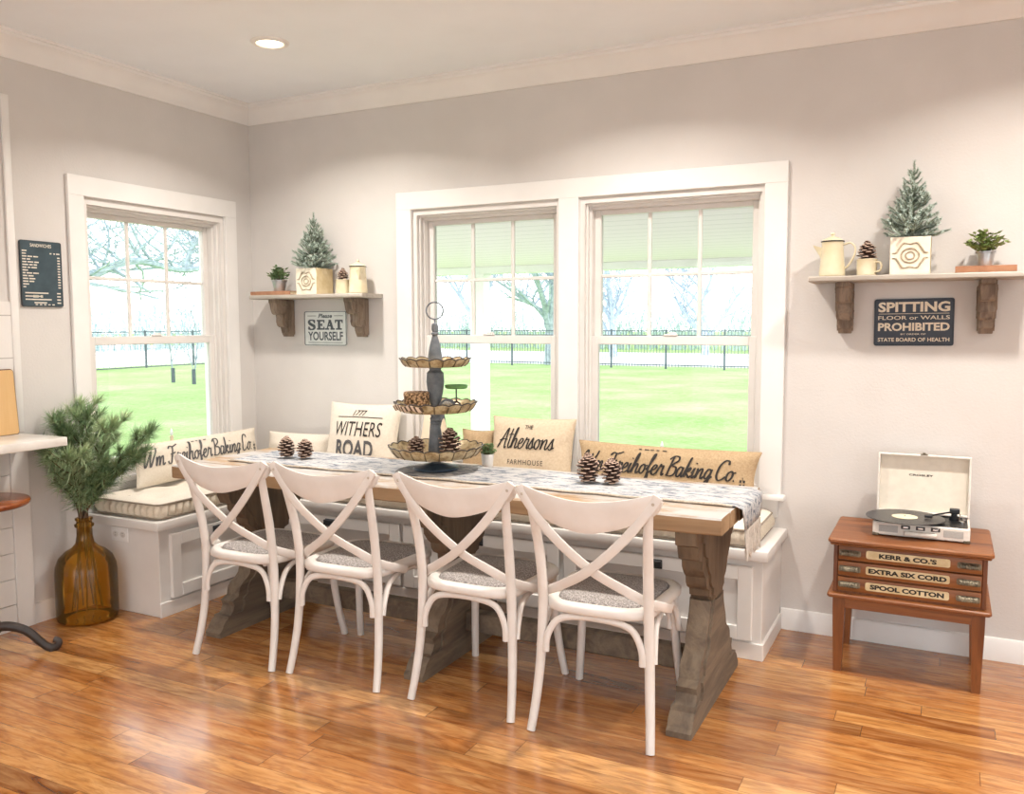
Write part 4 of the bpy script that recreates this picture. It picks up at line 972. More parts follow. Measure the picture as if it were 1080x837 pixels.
# ------------------------------------------------------------------ wall shelves and what stands on them
MT['shelfwood'] = wood('weathered_shelf', ['8f877d', 'b3aba0', 'd0c9bf', 'a1988d'], 'x', 9, .75, .5, .08)
MT['corbelwood'] = wood('worn_corbel', ['51443a', '7b6a5b', 'a3907d', '64554a'], 'z', 16, .75, .6, .2)
CP = [(0, 0), (.165, 0), (.165, -.018), (.152, -.026), (.150, -.062), (.140, -.085), (.124, -.092), (.112, -.080), (.100, -.092), (.096, -.112), (.104, -.135), (.096, -.158), (.078, -.168), (.062, -.163), (.056, -.178), (.056, -.200), (.045, -.206), (.042, -.225), (0, -.225)]
def shelf(lab, x0, x1, z, brs):
    t = thing('wall_shelf', lab, 'shelf', ((x0+x1)/2, 0, z)); hw = (x1-x0)/2
    bm = B(); rings = []; N = 30
    for i in range(N+1):
        x = -hw+2*hw*i/N; j = .0025*mnoise.noise(Vector((x*9, z, 3))); rings.append([(x, -.002, -.024), (x, -.002, 0), (x, -.197+j, 0+j*.3), (x, -.202+j, -.005), (x, -.202+j*1.5, -.019), (x, -.197+j, -.024)])
    disc_box_rings(bm, rings); obj('shelf_board', bm, 'shelfwood', t)
    for xb in brs:
        xb -= (x0+x1)/2; bm = B(); prism(bm, [(-d-.002, q-.0245) for d, q in CP], 'x', xb-.027, xb+.027, bev=.003)
        prism(bm, [(-d*.86-.004, q*.93-.028) for d, q in CP], 'x', xb-.033, xb+.033); 
        for sg in (-1, 1):
            tube(bm, catmull([(xb+sg*.034, -.135, -.05), (xb+sg*.034, -.105, -.068), (xb+sg*.034, -.075, -.055), (xb+sg*.034, -.06, -.08), (xb+sg*.034, -.075, -.115), (xb+sg*.034, -.07, -.145), (xb+sg*.034, -.045, -.15), (xb+sg*.034, -.035, -.185)], 5), [.002]*5+[.005]*26+[.003]*5, 6)
        obj('bracket', bm, 'corbelwood', t)
    return t
SL, SR = 1.631, 1.657
shelf('weathered wooden shelf on carved brackets between the corner and middle windows', .160, 1.0, SL, (.305, .865))
shelf('weathered wooden shelf on carved brackets above the record player', 3.395, 4.235, SR, (3.533, 4.088))
MT['enamel'] = plain('cream_enamel', 'd9ccaa', 'e2d7bb', .25, 12)
MT['cover1'] = plain('brown_book_cover', '9a6a4c', 'ae7d5c', .6, 20); MT['pages'] = plain('aged_pages', 'd9c6a4', 'e6d7ba', .9, 80)
MT['zinc'] = plain('galvanised_zinc', 'a7a9ab', 'c7c9ca', .3, 14, metal=.85)
MT['leaf'] = plain('sage_leaf', '4d6a44', '86a06c', .6, 30, lo=.3, hi=.7); MT['leaf2'] = plain('olive_leaf', '55703a', '93a35c', .6, 30, lo=.3, hi=.7)
MT['spruce'] = plain('frosted_spruce', '97aa9e', 'cbd6cc', .8, 40, lo=.3, hi=.7); MT['sprucewood'] = plain('spruce_twig', '74806f', '909b88', .8, 40); MT['soil'] = plain('dark_moss', '4a4334', '5d5644', .95, 50)
MT['stem'] = plain('brown_stem', '5c4a38', '73604b', .8, 30)
def book(lab, x0, x1, y0, y1, z, h, cov):
    t = thing('book', lab, 'book', ((x0+x1)/2, (y0+y1)/2, z)); hx, hy = (x1-x0)/2, (y1-y0)/2
    bm = B(); box(bm, -hx, hx, -hy, hy, 0, .003, .0008); box(bm, -hx, hx, -hy, hy, h-.003, h, .0008); box(bm, -hx, hx, -hy, -hy+.003, .003, h-.003); obj('cover', bm, cov, t)
    bm = B(); box(bm, -hx+.004, hx-.004, -hy+.0035, hy-.005, .0032, h-.0032); obj('page_block', bm, 'pages', t); return t
def potted(lab, x, y, z, rb, rtop, h, fr, fh, seed, leaf, nleaf=150, ll=.03, group=None, name='potted_plant'):
    t = thing(name, lab, 'plant', (x, y, z), 0, group); rg = random.Random(seed)
    bm = B(); lathe(bm, [(0, 0), (rb, 0), (rb+.001, .003), (rtop-.002, h-.006), (rtop+.003, h-.004), (rtop+.003, h), (rtop-.002, h), (rtop-.006, h-.01), (0, h-.012)], 28); obj('pot', bm, 'zinc', t)
    bm = B(); sb = B()
    for i in range(26):
        a, e = rg.uniform(0, 2*PI), rg.uniform(.35, 1.5); p0 = Vector((rg.uniform(-.4, .4)*rtop, rg.uniform(-.4, .4)*rtop, h-.012)); p1 = p0+Vector((math.cos(a)*math.cos(e)*fr, math.sin(a)*math.cos(e)*fr, math.sin(e)*fh*rg.uniform(.75, 1)+.01))
        tube(sb, [p0, p0.lerp(p1, .5)+Vector((0, 0, .01)), p1], [.0016, .0013, .001], 4)
        for k in range(nleaf//26+1):
            q = p0.lerp(p1, rg.uniform(.3, 1)); b = rg.uniform(0, 2*PI); d = Vector((math.cos(b), math.sin(b), rg.uniform(-.2, .9))).normalized(); s = d.cross(Vector((0, 0, 1))).normalized(); n_ = s.cross(d); L = ll*rg.uniform(.7, 1.15); W_ = L*.32
            vs = [q, q+d*L*.4+s*W_+n_*.003, q+d*L, q+d*L*.4-s*W_+n_*.003]; A = [bm.verts.new(w_) for w_ in vs]; m0 = bm.verts.new(q+d*L*.45-n_*.004)
            for j in range(4): bm.faces.new((A[j], A[(j+1) % 4], m0))
    obj('stems', sb, 'stem', t, smooth=0); obj('foliage', bm, leaf, t, smooth=0); return t
def mug(lab, x, y, z, r, h, ha):
    t = thing('enamel_mug', lab, 'mug', (x, y, z), ha)
    bm = B(); lathe(bm, [(0, 0), (r*.9, 0), (r*.96, .003), (r, h*.4), (r, h-.003), (r+.0015, h), (r-.002, h+.001), (r-.004, h-.003), (r-.004, .006), (0, .005)], 32); obj('body', bm, 'enamel', t)
    bm = B(); tube(bm, catmull([(r-.003, 0, h*.82), (r+.018, 0, h*.80), (r+.026, 0, h*.55), (r+.017, 0, h*.28), (r-.003, 0, h*.22)], 6), .0038, 8, flat=(1, 1.4)); obj('handle', bm, 'enamel', t)
    bm = B(); lathe(bm, [(r+.0018, h-.002), (r+.0024, h), (r, h+.0018), (r-.003, h+.001), (r+.0018, h-.002)], 32, cap=False); obj('rim', bm, 'enamel', t)
def pitcher(lab, x, y, z, ang, sc_=1.0):
    t = thing('enamel_pitcher', lab, 'pitcher', (x, y, z), ang); t.scale = (sc_,)*3
    bm = B(); lathe(bm, [(0, 0), (.050, 0), (.054, .004), (.055, .015), (.050, .07), (.0455, .125), (.0455, .148), (.047, .151), (.044, .152), (.043, .148), (0, .146)], 36); obj('body', bm, 'enamel', t)
    bm = B(); disc_box_rings(bm, [[(.040, -.020, .128), (.040, .020, .128), (.044, .006, .065), (.044, -.006, .065)], [(.060, -.012, .134), (.060, .012, .134), (.056, .004, .095), (.056, -.004, .095)], [(.084, -.005, .142), (.084, .005, .142), (.078, .002, .128), (.078, -.002, .128)]]); obj('spout', bm, 'enamel', t)
    bm = B(); tube(bm, catmull([(-.044, 0, .138), (-.075, 0, .145), (-.094, 0, .125), (-.092, 0, .09), (-.07, 0, .05), (-.050, 0, .032)], 6), .0045, 8, flat=(1, 1.5)); obj('handle', bm, 'enamel', t)
    bm = B(); lathe(bm, [(0, .1525), (.048, .1525), (.0485, .156), (.040, .163), (.022, .172), (.008, .176), (.006, .180), (.010, .186), (.008, .192), (0, .194)], 32); l_ = obj('lid', bm, 'enamel', t)
    bm = B(); lathe(bm, [(.0485, .1515), (.0502, .1535), (.0492, .1565), (.047, .1545), (.0485, .1515)], 36, cap=False); obj('rim_band', bm, 'black', l_, label='black rim band')
g = NG('chippy_white'); v = g.coord(); f = g.noise(v, 20, 6, .7); g.col(g.ramp(f, [(.22, lin('a98a5e')), (.30, lin('e6dcc6')), (.7, lin('efe7d6'))])); g.rough(.7); g.bump(f, .25, .003); MT['chippy'] = g.m
MT['chipside'] = plain('bare_pine_side', 'c9b48a', 'd9c8a2', .75, 20, .2, 60); MT['carve'] = plain('worn_carving', '9a8c74', 'bfb39c', .75, 60)
def spruce_box(lab1, lab2, x, y, z, s, th, tr_, seed):
    t = thing('carved_planter', lab1, 'planter', (x, y, z)); h2 = s/2
    bm = B(); box(bm, -h2, h2, -h2, h2, 0, .006); 
    for (a, b, c_, d_) in ((-h2, h2, -h2, -h2+.008), (-h2, h2, h2-.008, h2), (-h2, -h2+.008, -h2+.008, h2-.008), (h2-.008, h2, -h2+.008, h2-.008)): box(bm, a, b, c_, d_, .006, s, .001)
    o = obj('box', bm, ['chippy', 'chipside'], t)
    for p in o.data.polygons:
        if p.normal.x > .7: p.material_index = 1
    bm = B(); zc = s/2
    ringp = lambda r, n=28, e=1: [(r*math.cos(2*PI*k/n)*e, -h2-.001, zc+r*math.sin(2*PI*k/n)) for k in range(n+1)]
    tube(bm, ringp(s*.19, e=1.15), .004, 6, cap=False); tube(bm, ringp(s*.10, e=1.1), .0035, 6, cap=False)
    for sx_ in (-1, 1):
        for sz_ in (-1, 1):
            tube(bm, catmull([(0, -h2-.001, zc+sz_*s*.30), (sx_*s*.17, -h2-.001, zc+sz_*s*.33), (sx_*s*.27, -h2-.001, zc+sz_*s*.20), (sx_*s*.35, -h2-.001, zc+sz_*s*.08), (sx_*s*.44, -h2-.001, zc+sz_*s*.07)], 5), [.003]*5+[.0045]*11+[.003]*5, 6)
    for k in range(6): a = 2*PI*k/6; lathe(bm, [(0, 0), (.006, .001), (.004, .004), (0, .005)], 8, (0, 0, 0)); 
    bmesh.ops.delete(bm, geom=[v for v in bm.verts if abs(v.co.y) < .012 and v.co.z < .01], context='VERTS')
    obj('carved_medallion', bm, 'carve', t)
    bm = B(); box(bm, -h2+.009, h2-.009, -h2+.009, h2-.009, s-.02, s-.012); obj('moss', bm, 'soil', t)
    f = thing('faux_spruce', lab2, 'plant', (x, y, z+s-.0115)); rg = random.Random(seed)
    sb, nb = B(), B(); tube(sb, [(0, 0, 0), (0, 0, th*.5), (.004, 0, th*.97)], [.008, .006, .002], 7)
    def twig(p0, d, L):
        d = d.normalized(); p1 = p0+d*L*.6+Vector((0, 0, -.003)); p2 = p0+d*L+Vector((0, 0, .006)); tube(sb, [p0, p1, p2], [.0045, .004, .0025], 4, cap=False)
        n = int(L/.0008)
        for i in range(n):
            u = .12+.9*i/n; q = p0.lerp(p1, u/.6) if u < .6 else p1.lerp(p2, min(1, (u-.6)/.4)); a = rg.uniform(0, 2*PI); s1 = d.cross(Vector((.3, .2, 1))).normalized(); s2 = s1.cross(d)
            e = (d*.85+(s1*math.cos(a)+s2*math.sin(a))).normalized(); l_ = rg.uniform(.010, .015); w_ = s1*math.sin(a)*.0016-s2*math.cos(a)*.0016
            A = [nb.verts.new(q+w_), nb.verts.new(q-w_), nb.verts.new(q+e*l_*.7-w_*.6+d*.001), nb.verts.new(q+e*l_)]; nb.faces.new((A[0], A[1], A[2])); nb.faces.new((A[0], A[2], A[3])); nb.faces.new((A[1], A[3], A[2]))
    for lv in range(13):
        u = lv/12; zz = th*(.04+.80*u); nbr = int(9-5*u)
        for k in range(nbr):
            a = lv*1.1+2*PI*k/nbr+rg.uniform(-.25, .25); L = tr_*(1.02-.82*u)*rg.uniform(.8, 1.08); el = -.05+.55*u+rg.uniform(-.12, .30)
            d = Vector((math.cos(a), math.sin(a), el+.25)); yb = y+d.normalized().y*L
            if yb > -.014: L *= .55
            twig(Vector((0, 0, zz)), d, L)
            if u < .7:
                for sg in (-1, 1): twig(Vector((0, 0, zz))+d.normalized()*L*.45, d+Vector((-math.sin(a), math.cos(a), .15))*sg*.7, L*.45)
    twig(Vector((0, 0, th*.78)), Vector((.02, 0, 1)), th*.21)
    obj('stem', sb, 'sprucewood', f, smooth=0); obj('needles', nb, 'spruce', f, smooth=0)
# left shelf
book('brown book lying on the left shelf under the small succulent pot', .155, .465, -.185, -.055, SL+.001, .022, 'cover1')
potted('bushy sage succulent in a small tin pot on the left shelf', .318, -.11, SL+.0235, .032, .047, .068, .065, .085, 5, 'leaf', 200, .030)
spruce_box('carved white box planter with round medallion on the left shelf', 'frosted miniature spruce tree in the left shelf planter', .578, -.098, SL+.001, .152, .335, .145, 3)
mug('cream enamel mug holding a pinecone on the left shelf', .795, -.108, SL+.001, .043, .080, R(120))
pinecone('small dark pinecone in the cream mug on the left shelf', .795, -.108, SL+.050, .036, .092, 31, group='pinecones in enamel mugs')
pitcher('cream enamel pitcher with spout toward the room on the left shelf', .900, -.105, SL+.001, R(-42))
# right shelf
pitcher('cream enamel pitcher with spout to the left on the right shelf', 3.480, -.105, SR+.001, R(172), 1.0)
mug('cream enamel mug holding a pinecone on the right shelf', 3.622, -.105, SR+.001, .041, .070, R(-25))
pinecone('dark spiky pinecone in the cream mug on the right shelf', 3.622, -.105, SR+.046, .045, .095, 32, group='pinecones in enamel mugs')
spruce_box('carved white box planter with scrolled crest on the right shelf', 'frosted miniature spruce tree in the right shelf planter', 3.795, -.105, SR+.001, .154, .330, .135, 8)
book('brown book lying on the right shelf under the olive leaf plant', 3.965, 4.185, -.185, -.05, SR+.001, .026, 'cover1')
potted('olive leaved plant in a small tin pot on the right shelf', 4.075, -.11, SR+.0275, .026, .036, .060, .085, .095, 9, 'leaf2', 230, .030)

# ------------------------------------------------------------------ wall signs
MT['navy'] = plain('navy_metal', '2c3442', '39424f', .5, 14, lo=.3, hi=.75); MT['signcream'] = plain('cream_letter', 'd9cdb6', 'e5dac6', .6, 60, lo=.3, hi=.6)
MT['whitemetal'] = plain('white_sign_metal', 'd9dedc', 'e3e7e5', .45, 14); MT['slate'] = plain('slate_letter', '4d565d', '5f686e', .6, 40)
MT['menuface'] = plain('slate_menu_face', '2f4049', '3c4f58', .55, 12); MT['menutext'] = plain('chalk_letter', 'd6cfc0', 'e4ddd0', .7, 60)
def sign(lab, w_, h_, m, loc, rz=0, roll=0):
    t = thing('wall_sign', lab, 'sign', loc, rz); t.rotation_euler = (0, roll, rz)
    bm = B(); prism(bm, rrect(w_/2, h_/2, .010, 5), 'y', -.008, -.001, bev=.0015); obj('plate', bm, m, t); return t
F_ = lambda a, b: (a, -.0088, b)
t = sign('dark blue sign lettered Spitting on Floor or Walls Prohibited, under the right shelf', .318, .206, 'navy', (3.811, 0, 1.457), 0, R(-.5))
bm = B(); put_text(bm, 'SPITTING', 0, .067, .285, .044, .035, f=F_); put_bar(bm, -.14, .14, .0365, .0385, F_); put_text(bm, 'FLOOR or WALLS', 0, .020, .285, .017, .012, f=F_); put_text(bm, 'PROHIBITED', 0, -.020, .285, .036, .035, f=F_)
put_text(bm, 'BY ORDER OF', 0, -.052, .10, .007, .01, f=F_); put_text(bm, 'STATE BOARD OF HEALTH', 0, -.076, .285, .017, .02, f=F_); obj('lettering', bm, 'signcream', t, smooth=0)
bm = B(); L = [(p[0], -.0085, p[1]) for p in rrect(.154, .098, .008, 5)]; tube(bm, L+[L[0]], .0012, 4, cap=False); obj('border', bm, 'black', t)
t = sign('white sign lettered Please Seat Yourself, under the left shelf', .322, .210, 'whitemetal', (.578, 0, 1.431), 0, R(0))
def slab_word(bm, word, x, z, w_, h_, st, f):
    """slab serif capitals from bars"""
    n = len(word); cw = w_/n*.86
    for i, ch in enumerate(word):
        cx = x-w_/2+w_*(i+.5)/n; l, r_, b, t_ = cx-cw/2, cx+cw/2, z-h_/2, z+h_/2; th = st*.55
        if ch == 'E':
            put_bar(bm, l+st*.5, l+st*1.6, b, t_, f); put_bar(bm, l, r_, b, b+th, f); put_bar(bm, l, r_, t_-th, t_, f); put_bar(bm, l+st, r_-st*1.2, z-th/2, z+th/2, f); put_bar(bm, r_-th, r_, b, b+h_*.3, f); put_bar(bm, r_-th, r_, t_-h_*.3, t_, f); put_bar(bm, r_-st*1.6, r_-st*1.0, z-h_*.13, z+h_*.13, f)
        elif ch == 'T':
            put_bar(bm, cx-st*.55, cx+st*.55, b, t_, f); put_bar(bm, l, r_, t_-th, t_, f); put_bar(bm, l, l+th, t_-h_*.32, t_, f); put_bar(bm, r_-th, r_, t_-h_*.32, t_, f); put_bar(bm, cx-st*1.3, cx+st*1.3, b, b+th, f)
        elif ch == 'A':
            for sg, tk in ((-1, th*1.1), (1, st*1.15)):
                v4 = [(cx+sg*cw*.36-tk/2, b), (cx+sg*cw*.36+tk/2, b), (cx+tk/2, t_), (cx-tk/2, t_)]; bm.faces.new([bm.verts.new(f(*q)) for q in v4]); put_bar(bm, cx+sg*cw*.36-st*.95, cx+sg*cw*.36+st*.95, b, b+th, f)
            put_bar(bm, cx-cw*.22, cx+cw*.22, z-h_*.16, z-h_*.16+th, f)
        elif ch == 'S':
            P = catmull([(cx+cw*.40, z+h_*.28, 0), (cx+cw*.18, z+h_*.45, 0), (cx-cw*.2, z+h_*.44, 0), (cx-cw*.36, z+h_*.24, 0), (cx-cw*.1, z+h_*.05, 0), (cx+cw*.25, z-h_*.10, 0), (cx+cw*.36, z-h_*.28, 0), (cx+cw*.15, z-h_*.45, 0), (cx-cw*.2, z-h_*.45, 0), (cx-cw*.42, z-h_*.26, 0)], 5); L, Q = [], []
            for k, p in enumerate(P):
                d = (P[min(k+1, len(P)-1)]-P[max(k-1, 0)]).normalized(); nr = Vector((-d.y, d.x, 0)); wd = st*(.45+.6*abs(d.y)+.35*(abs(p.y-z) < h_*.2)); L.append(bm.verts.new(f((p+nr*wd/2).x, (p+nr*wd/2).y))); Q.append(bm.verts.new(f((p-nr*wd/2).x, (p-nr*wd/2).y)))
            for k in range(len(P)-1): bm.faces.new((L[k], L[k+1], Q[k+1], Q[k]))
            put_bar(bm, r_-th*1.4, r_-th*.4, z+h_*.16, t_, f); put_bar(bm, l+th*.4, l+th*1.4, b, z-h_*.16, f)
bm = B(); put_text(bm, 'Please', 0, .076, .105, .026, .03, .25, f=F_); put_bar(bm, -.135, -.068, .0745, .0775, F_); put_bar(bm, .068, .135, .0745, .0775, F_)
slab_word(bm, 'SEAT', 0, .022, .275, .060, .017, F_); put_text(bm, 'YOURSELF', 0, -.046, .265, .054, .028, f=F_); put_bar(bm, -.13, .13, -.0865, -.0835, F_); obj('lettering', bm, 'slate', t, smooth=0)
bm = B(); L = [(p[0], -.0085, p[1]) for p in rrect(.157, .101, .009, 5)]; tube(bm, L+[L[0]], .0025, 4, cap=False); obj('border', bm, 'slate', t)
t = sign('slate blue menu sign lettered Sandwiches on the wall left of the corner window', .216, .316, 'menuface', (0, -1.436, 1.701), R(90))
bm = B(); rg = random.Random(3); put_text(bm, 'SANDWICHES', 0, .136, .110, .016, .02, f=F_)
for k in range(14):
    z = .108-.0132*k; q = -.098
    for j in range(rg.randint(1, 3)):
        l_ = rg.uniform(.014, .032); put_bar(bm, q, q+l_, z-.003, z+.003, F_); q += l_+.005
    if k > 1: put_bar(bm, .084, .098, z-.003, z+.003, F_)
put_bar(bm, .045, .055, .098, .104, F_); put_bar(bm, .065, .074, .098, .104, F_); put_bar(bm, .08, .098, .098, .104, F_)
for k, (a, b) in enumerate(((-.09, .03), (-.09, .0), (-.09, .045), (-.045, .02))):
    z = -.092-.0155*k; put_bar(bm, a, b, z-.003, z+.003, F_); put_bar(bm, .075, .095, z-.003, z+.003, F_)
for k in range(5): put_bar(bm, -.04+.022*k, -.028+.022*k, -.150, -.145, F_)
put_bar(bm, -.05, -.022, -.114, -.102, F_); put_bar(bm, -.012, .0, -.114, -.102, F_); obj('lettering', bm, 'menutext', t, smooth=0)
bm = B(); L = [(p[0], -.0085, p[1]) for p in rrect(.1065, .1565, .008, 5)]; tube(bm, L+[L[0]], .0014, 4, cap=False); obj('border', bm, 'iron', t)

# ------------------------------------------------------------------ amber demijohn with pine branches
g = NG('amber_glass'); tp = g.n('BsdfTransparent'); gl = g.n('BsdfGlossy'); gl.inputs['Roughness'].default_value = .04; lw = g.n('LayerWeight'); lw.inputs['Blend'].default_value = .35
g.l(g.ramp(lw.outputs['Facing'], [(0, lin('f2d488')), (.5, lin('e6b860')), (1, lin('9a611e'))]), tp.inputs[0]); df = g.n('BsdfDiffuse'); df.inputs[0].default_value = lin('cf9a3c'); m0 = g.n('MixShader'); m0.inputs[0].default_value = .12; g.l(tp.outputs[0], m0.inputs[1]); g.l(df.outputs[0], m0.inputs[2])
fr = g.n('Fresnel'); fr.inputs['IOR'].default_value = 1.38; m1 = g.n('MixShader'); g.l(fr.outputs[0], m1.inputs[0]); g.l(m0.outputs[0], m1.inputs[1]); g.l(gl.outputs[0], m1.inputs[2]); g.l(m1.outputs[0], g.out.inputs[0]); MT['amber'] = g.m
DX, DY = .176, -1.392
dj = thing('demijohn_bottle', 'large amber glass demijohn standing on the floor by the bench end', 'bottle', (DX, DY, 0))
bm = B(); lathe(bm, [(0, .022), (.09, .012), (.125, .004), (.139, .012), (.142, .03), (.142, .24), (.138, .275), (.122, .315), (.092, .345), (.062, .362), (.043, .385), (.037, .42), (.036, .462), (.044, .466), (.045, .478), (.036, .483), (.036, .496), (.041, .499), (.041, .508), (.036, .510)], 48); obj('glass_body', bm, 'amber', dj, smooth=70)
MT['pine'] = plain('pine_needle', '5c7d58', 'a6bd8c', .65, 30, lo=.3, hi=.7); MT['pine2'] = plain('pale_pine_needle', '88a47a', 'c6d6a8', .65, 30, lo=.3, hi=.7)
rg = random.Random(12)
tips = [(-.02, .02, 1.06), (.10, -.03, 1.03), (-.05, -.09, .99), (.20, .03, .98), (.36, .10, .94), (-.05, -.14, .84), (.14, -.17, .84), (.30, .09, .82), (-.04, -.05, .93)]
for bi, (ax, ay, az) in enumerate(tips):
    t = thing('pine_branch', 'long-needled green pine branch standing in the amber demijohn', 'pine branch', (DX, DY, .05), 0, 'pine branches in the demijohn')
    a = 2*PI*bi/len(tips); r0 = Vector((.07*math.cos(a), .07*math.sin(a), .0)); nk = Vector((.018*math.cos(a+.6), .018*math.sin(a+.6), .44)); tip = Vector((ax, ay, az-.05))
    P = catmull([r0, nk, nk.lerp(tip, .45)+Vector((0, 0, .05)), tip], 8); sb, nb = B(), B(); tube(sb, P, [.0025+.003*math.sin(PI*min(1, .15+i/len(P))) for i in range(len(P))], 6)
    def tuft(p, d, n, L):
        for i in range(n):
            e = (d*rg.uniform(.2, 1.0)+Vector((rg.uniform(-1, 1), rg.uniform(-1, 1), rg.uniform(-1, 1)))*.62).normalized(); l_ = L*rg.uniform(.75, 1.1); s = e.cross(Vector((.31, .17, .9))).normalized()*.0019; b = p-d*rg.uniform(0, .03); k = e.cross(s)*.8
            q2 = b+e*l_+Vector((0, 0, -.004))
            if DX+q2.x < .012: q2.x = .012-DX+rg.uniform(0, .01)
            mid = b.lerp(q2, .5)+k; A = [nb.verts.new(b+s), nb.verts.new(b-s), nb.verts.new(mid-s), nb.verts.new(mid+s), nb.verts.new(q2)]; nb.faces.new((A[0], A[1], A[2], A[3])); nb.faces.new((A[3], A[2], A[4]))
    N = len(P)
    for i in range(int(N*.46), N, 1):
        d = (P[min(i+1, N-1)]-P[i-1]).normalized(); tuft(P[i], d, 42, .082)
        if i < N-3 and i % 3 == 0:
            for sg in (-1, 1):
                sd = (d*.7+d.cross(Vector((0, 0, 1))).normalized()*sg*.8+Vector((0, 0, .25))).normalized(); q = P[i]+sd*rg.uniform(.08, .13)
                if DX+q.x < .02: q.x = .02-DX
                tube(sb, [P[i], P[i].lerp(q, .5)+Vector((0, 0, -.006)), q], [.003, .0025, .002], 5); tuft(P[i].lerp(q, .55), sd, 40, .075); tuft(q, sd, 70, .08)
    tuft(P[-1], (P[-1]-P[-2]).normalized(), 90, .085)
    obj('stem', sb, 'stem', t, smooth=0); obj('needles', nb, 'pine' if bi % 3 else 'pine2', t, smooth=0)

# ------------------------------------------------------------------ round pedestal table, cutting board
MT['cherry'] = wood('cherry_top', ['6f371c', '8c4a26', 'a3602f', '7b4021'], 'x', 10, .22, .08, .1)
SX, SY = .178, -1.90
st = thing('side_table', 'small round wooden table on a cast iron pedestal at the left edge', 'table', (SX, SY, 0))
bm = B(); lathe(bm, [(0, .655), (.17, .655), (.188, .660), (.197, .668), (.199, .678), (.194, .686), (.18, .689), (0, .690)], 56); obj('tabletop', bm, 'cherry', st)
bm = B(); lathe(bm, [(0, .075), (.045, .075), (.058, .09), (.066, .115), (.052, .14), (.040, .16), (.052, .18), (.055, .205), (.038, .23), (.030, .30), (.027, .45), (.032, .52), (.045, .56), (.03, .59), (.05, .62), (.09, .645), (.10, .6545), (0, .6545)], 28); obj('pedestal', bm, 'iron', st)
dirA = math.atan2(.45, .893)
for k in range(3):
    a = dirA+.10+2*PI*k/3; u = Vector((math.cos(a), math.sin(a), 0))
    if SX+u.x*.3 < .03: sc2 = .5
    else: sc2 = 1
    P = catmull([u*.04+Vector((0, 0, .115)), u*.10*sc2+Vector((0, 0, .118)), u*.17*sc2+Vector((0, 0, .095)), u*.225*sc2+Vector((0, 0, .045)), u*.262*sc2+Vector((0, 0, .017)), u*.295*sc2+Vector((0, 0, .020)), u*.305*sc2+Vector((0, 0, .042)), u*.285*sc2+Vector((0, 0, .052))], 6)
    bm = B(); tube(bm, P, [.022-.008*i/len(P) for i in range(len(P))], 10, flat=(1, .85)); lathe(bm, [(0, 0), (.014, 0), (.014, .012), (0, .014)], 12, tuple(u*.275*sc2)); obj('scroll_leg', bm, 'iron', st)
MT['board'] = wood('maple_board', ['c59a63', 'd3aa73', 'dcb884', 'cba06a'], 'z', 8, .5, .1, .12); MT['boardedge'] = plain('dark_board_edge', '5e4330', '6f5139', .6, 30)
t = thing('cutting_board', 'tan wooden cutting board leaning on the white tile above the counter', 'cutting board', (.055, -1.80, .9455)); t.rotation_euler = (0, R(-5), 0)
bm = B(); prism(bm, rrect(.170, .15, .012, 4, 0, .15), 'x', 0, .018, bev=.003); obj('board', bm, 'board', t)
bm = B(); L = [(.009, p[0], p[1]) for p in rrect(.1700, .15, .012, 4, 0, .15)]; tube(bm, L+[L[0]], .0055, 6, cap=False); obj('dark_edge', bm, 'boardedge', t, label='dark rounded edge')

# ------------------------------------------------------------------ window candles and the little plant on the sill
MT['wax'] = plain('ivory_wax', 'd9c6a8', 'e6d6bb', .5, 20); MT['bulb'] = plain('frosted_bulb', 'dfe8ea', 'edf3f4', .2, 10); MT['brass'] = plain('aged_brass', '9a7a42', 'b49458', .35, 20, metal=.8)
def candle(lab, x, y):
    t = thing('window_candle', lab, 'candle', (x, y, .6475), 0, 'candles on the window sills'); 
    bm = B(); lathe(bm, [(0, 0), (.034, 0), (.036, .004), (.03, .009), (.012, .014), (.009, .03), (.014, .036), (.014, .046), (0, .046)], 24); obj('candle_base', bm, 'brass', t)
    bm = B(); lathe(bm, [(0, .0465), (.0095, .0465), (.0095, .170), (.011, .172), (.011, .178), (0, .18)], 16); obj('taper', bm, 'wax', t)
    bm = B(); lathe(bm, [(0, .1805), (.006, .182), (.0095, .192), (.0075, .205), (.003, .218), (0, .222)], 14); obj('flame_bulb', bm, 'bulb', t)
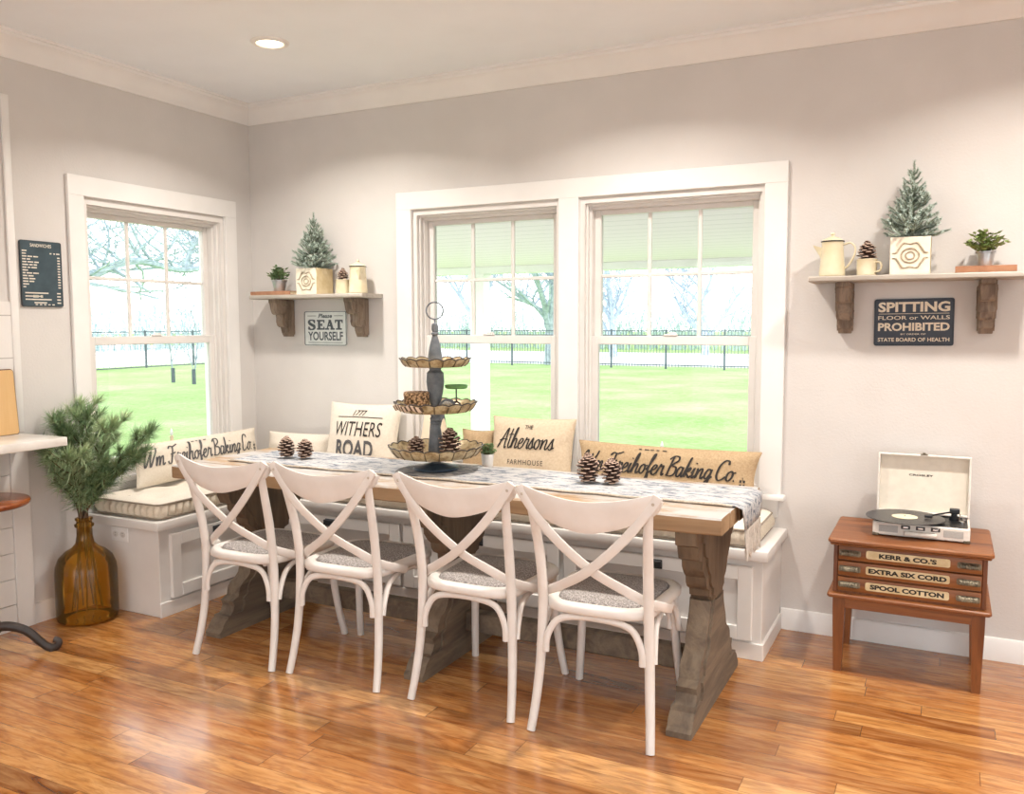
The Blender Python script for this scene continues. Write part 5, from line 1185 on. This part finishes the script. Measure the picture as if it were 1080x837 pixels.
candle('ivory window candle on the corner window sill', .022, -.70)
candle('ivory window candle on the middle window sill behind the potted plant', 1.685, -.022)
candle('ivory window candle on the right window sill behind the tan bolster', 2.690, -.022)

# small potted plant behind the tray and greenery on the right window sill
def boxplant(lab, x, y, z, r, h, fr, fh, seed, m, leaf, hx=None):
    t = thing('potted_plant', lab, 'plant', (x, y, z)); rg = random.Random(seed); bm = B()
    lathe(bm, [(0, 0), (r*.8, 0), (r*.84, .003), (r, h-.004), (r, h), (r-.004, h), (r-.006, h-.012), (0, h-.012)], 24); obj('pot', bm, m, t)
    bm = B(); sb = B()
    for i in range(30):
        a, e = rg.uniform(0, 2*PI), rg.uniform(.3, 1.5); p0 = Vector((rg.uniform(-.4, .4)*r, rg.uniform(-.4, .4)*r, h-.012)); p1 = p0+Vector((math.cos(a)*math.cos(e)*fr, math.sin(a)*math.cos(e)*fr, math.sin(e)*fh))
        tube(sb, [p0, p1], [.0014, .0008], 4)
        for k in range(9):
            q = p0.lerp(p1, rg.uniform(.3, 1)); b = rg.uniform(0, 2*PI); d = Vector((math.cos(b), math.sin(b), rg.uniform(-.2, .9))).normalized(); s = d.cross(Vector((0, 0, 1))).normalized(); n_ = s.cross(d); L = .018*rg.uniform(.7, 1.2); W_ = L*.35
            A = [bm.verts.new(w_) for w_ in (q, q+d*L*.4+s*W_+n_*.002, q+d*L, q+d*L*.4-s*W_+n_*.002)]; m0 = bm.verts.new(q+d*L*.45-n_*.003)
            for j in range(4): bm.faces.new((A[j], A[(j+1) % 4], m0))
    obj('stems', sb, 'stem', t, smooth=0); obj('foliage', bm, leaf, t, smooth=0)
MT['whitepot'] = plain('white_ceramic', 'dcdcda', 'e8e8e6', .3, 20)
boxplant('small bushy green plant in a white pot on the table behind the tiered tray', 2.035, -.645, TZ+.001, .030, .060, .045, .058, 21, 'whitepot', 'leaf')
boxplant('tiny green plant on the right window sill peeking over the tan bolster', 2.86, -.022, .6475, .026, .06, .045, .135, 23, 'whitepot', 'leaf2')
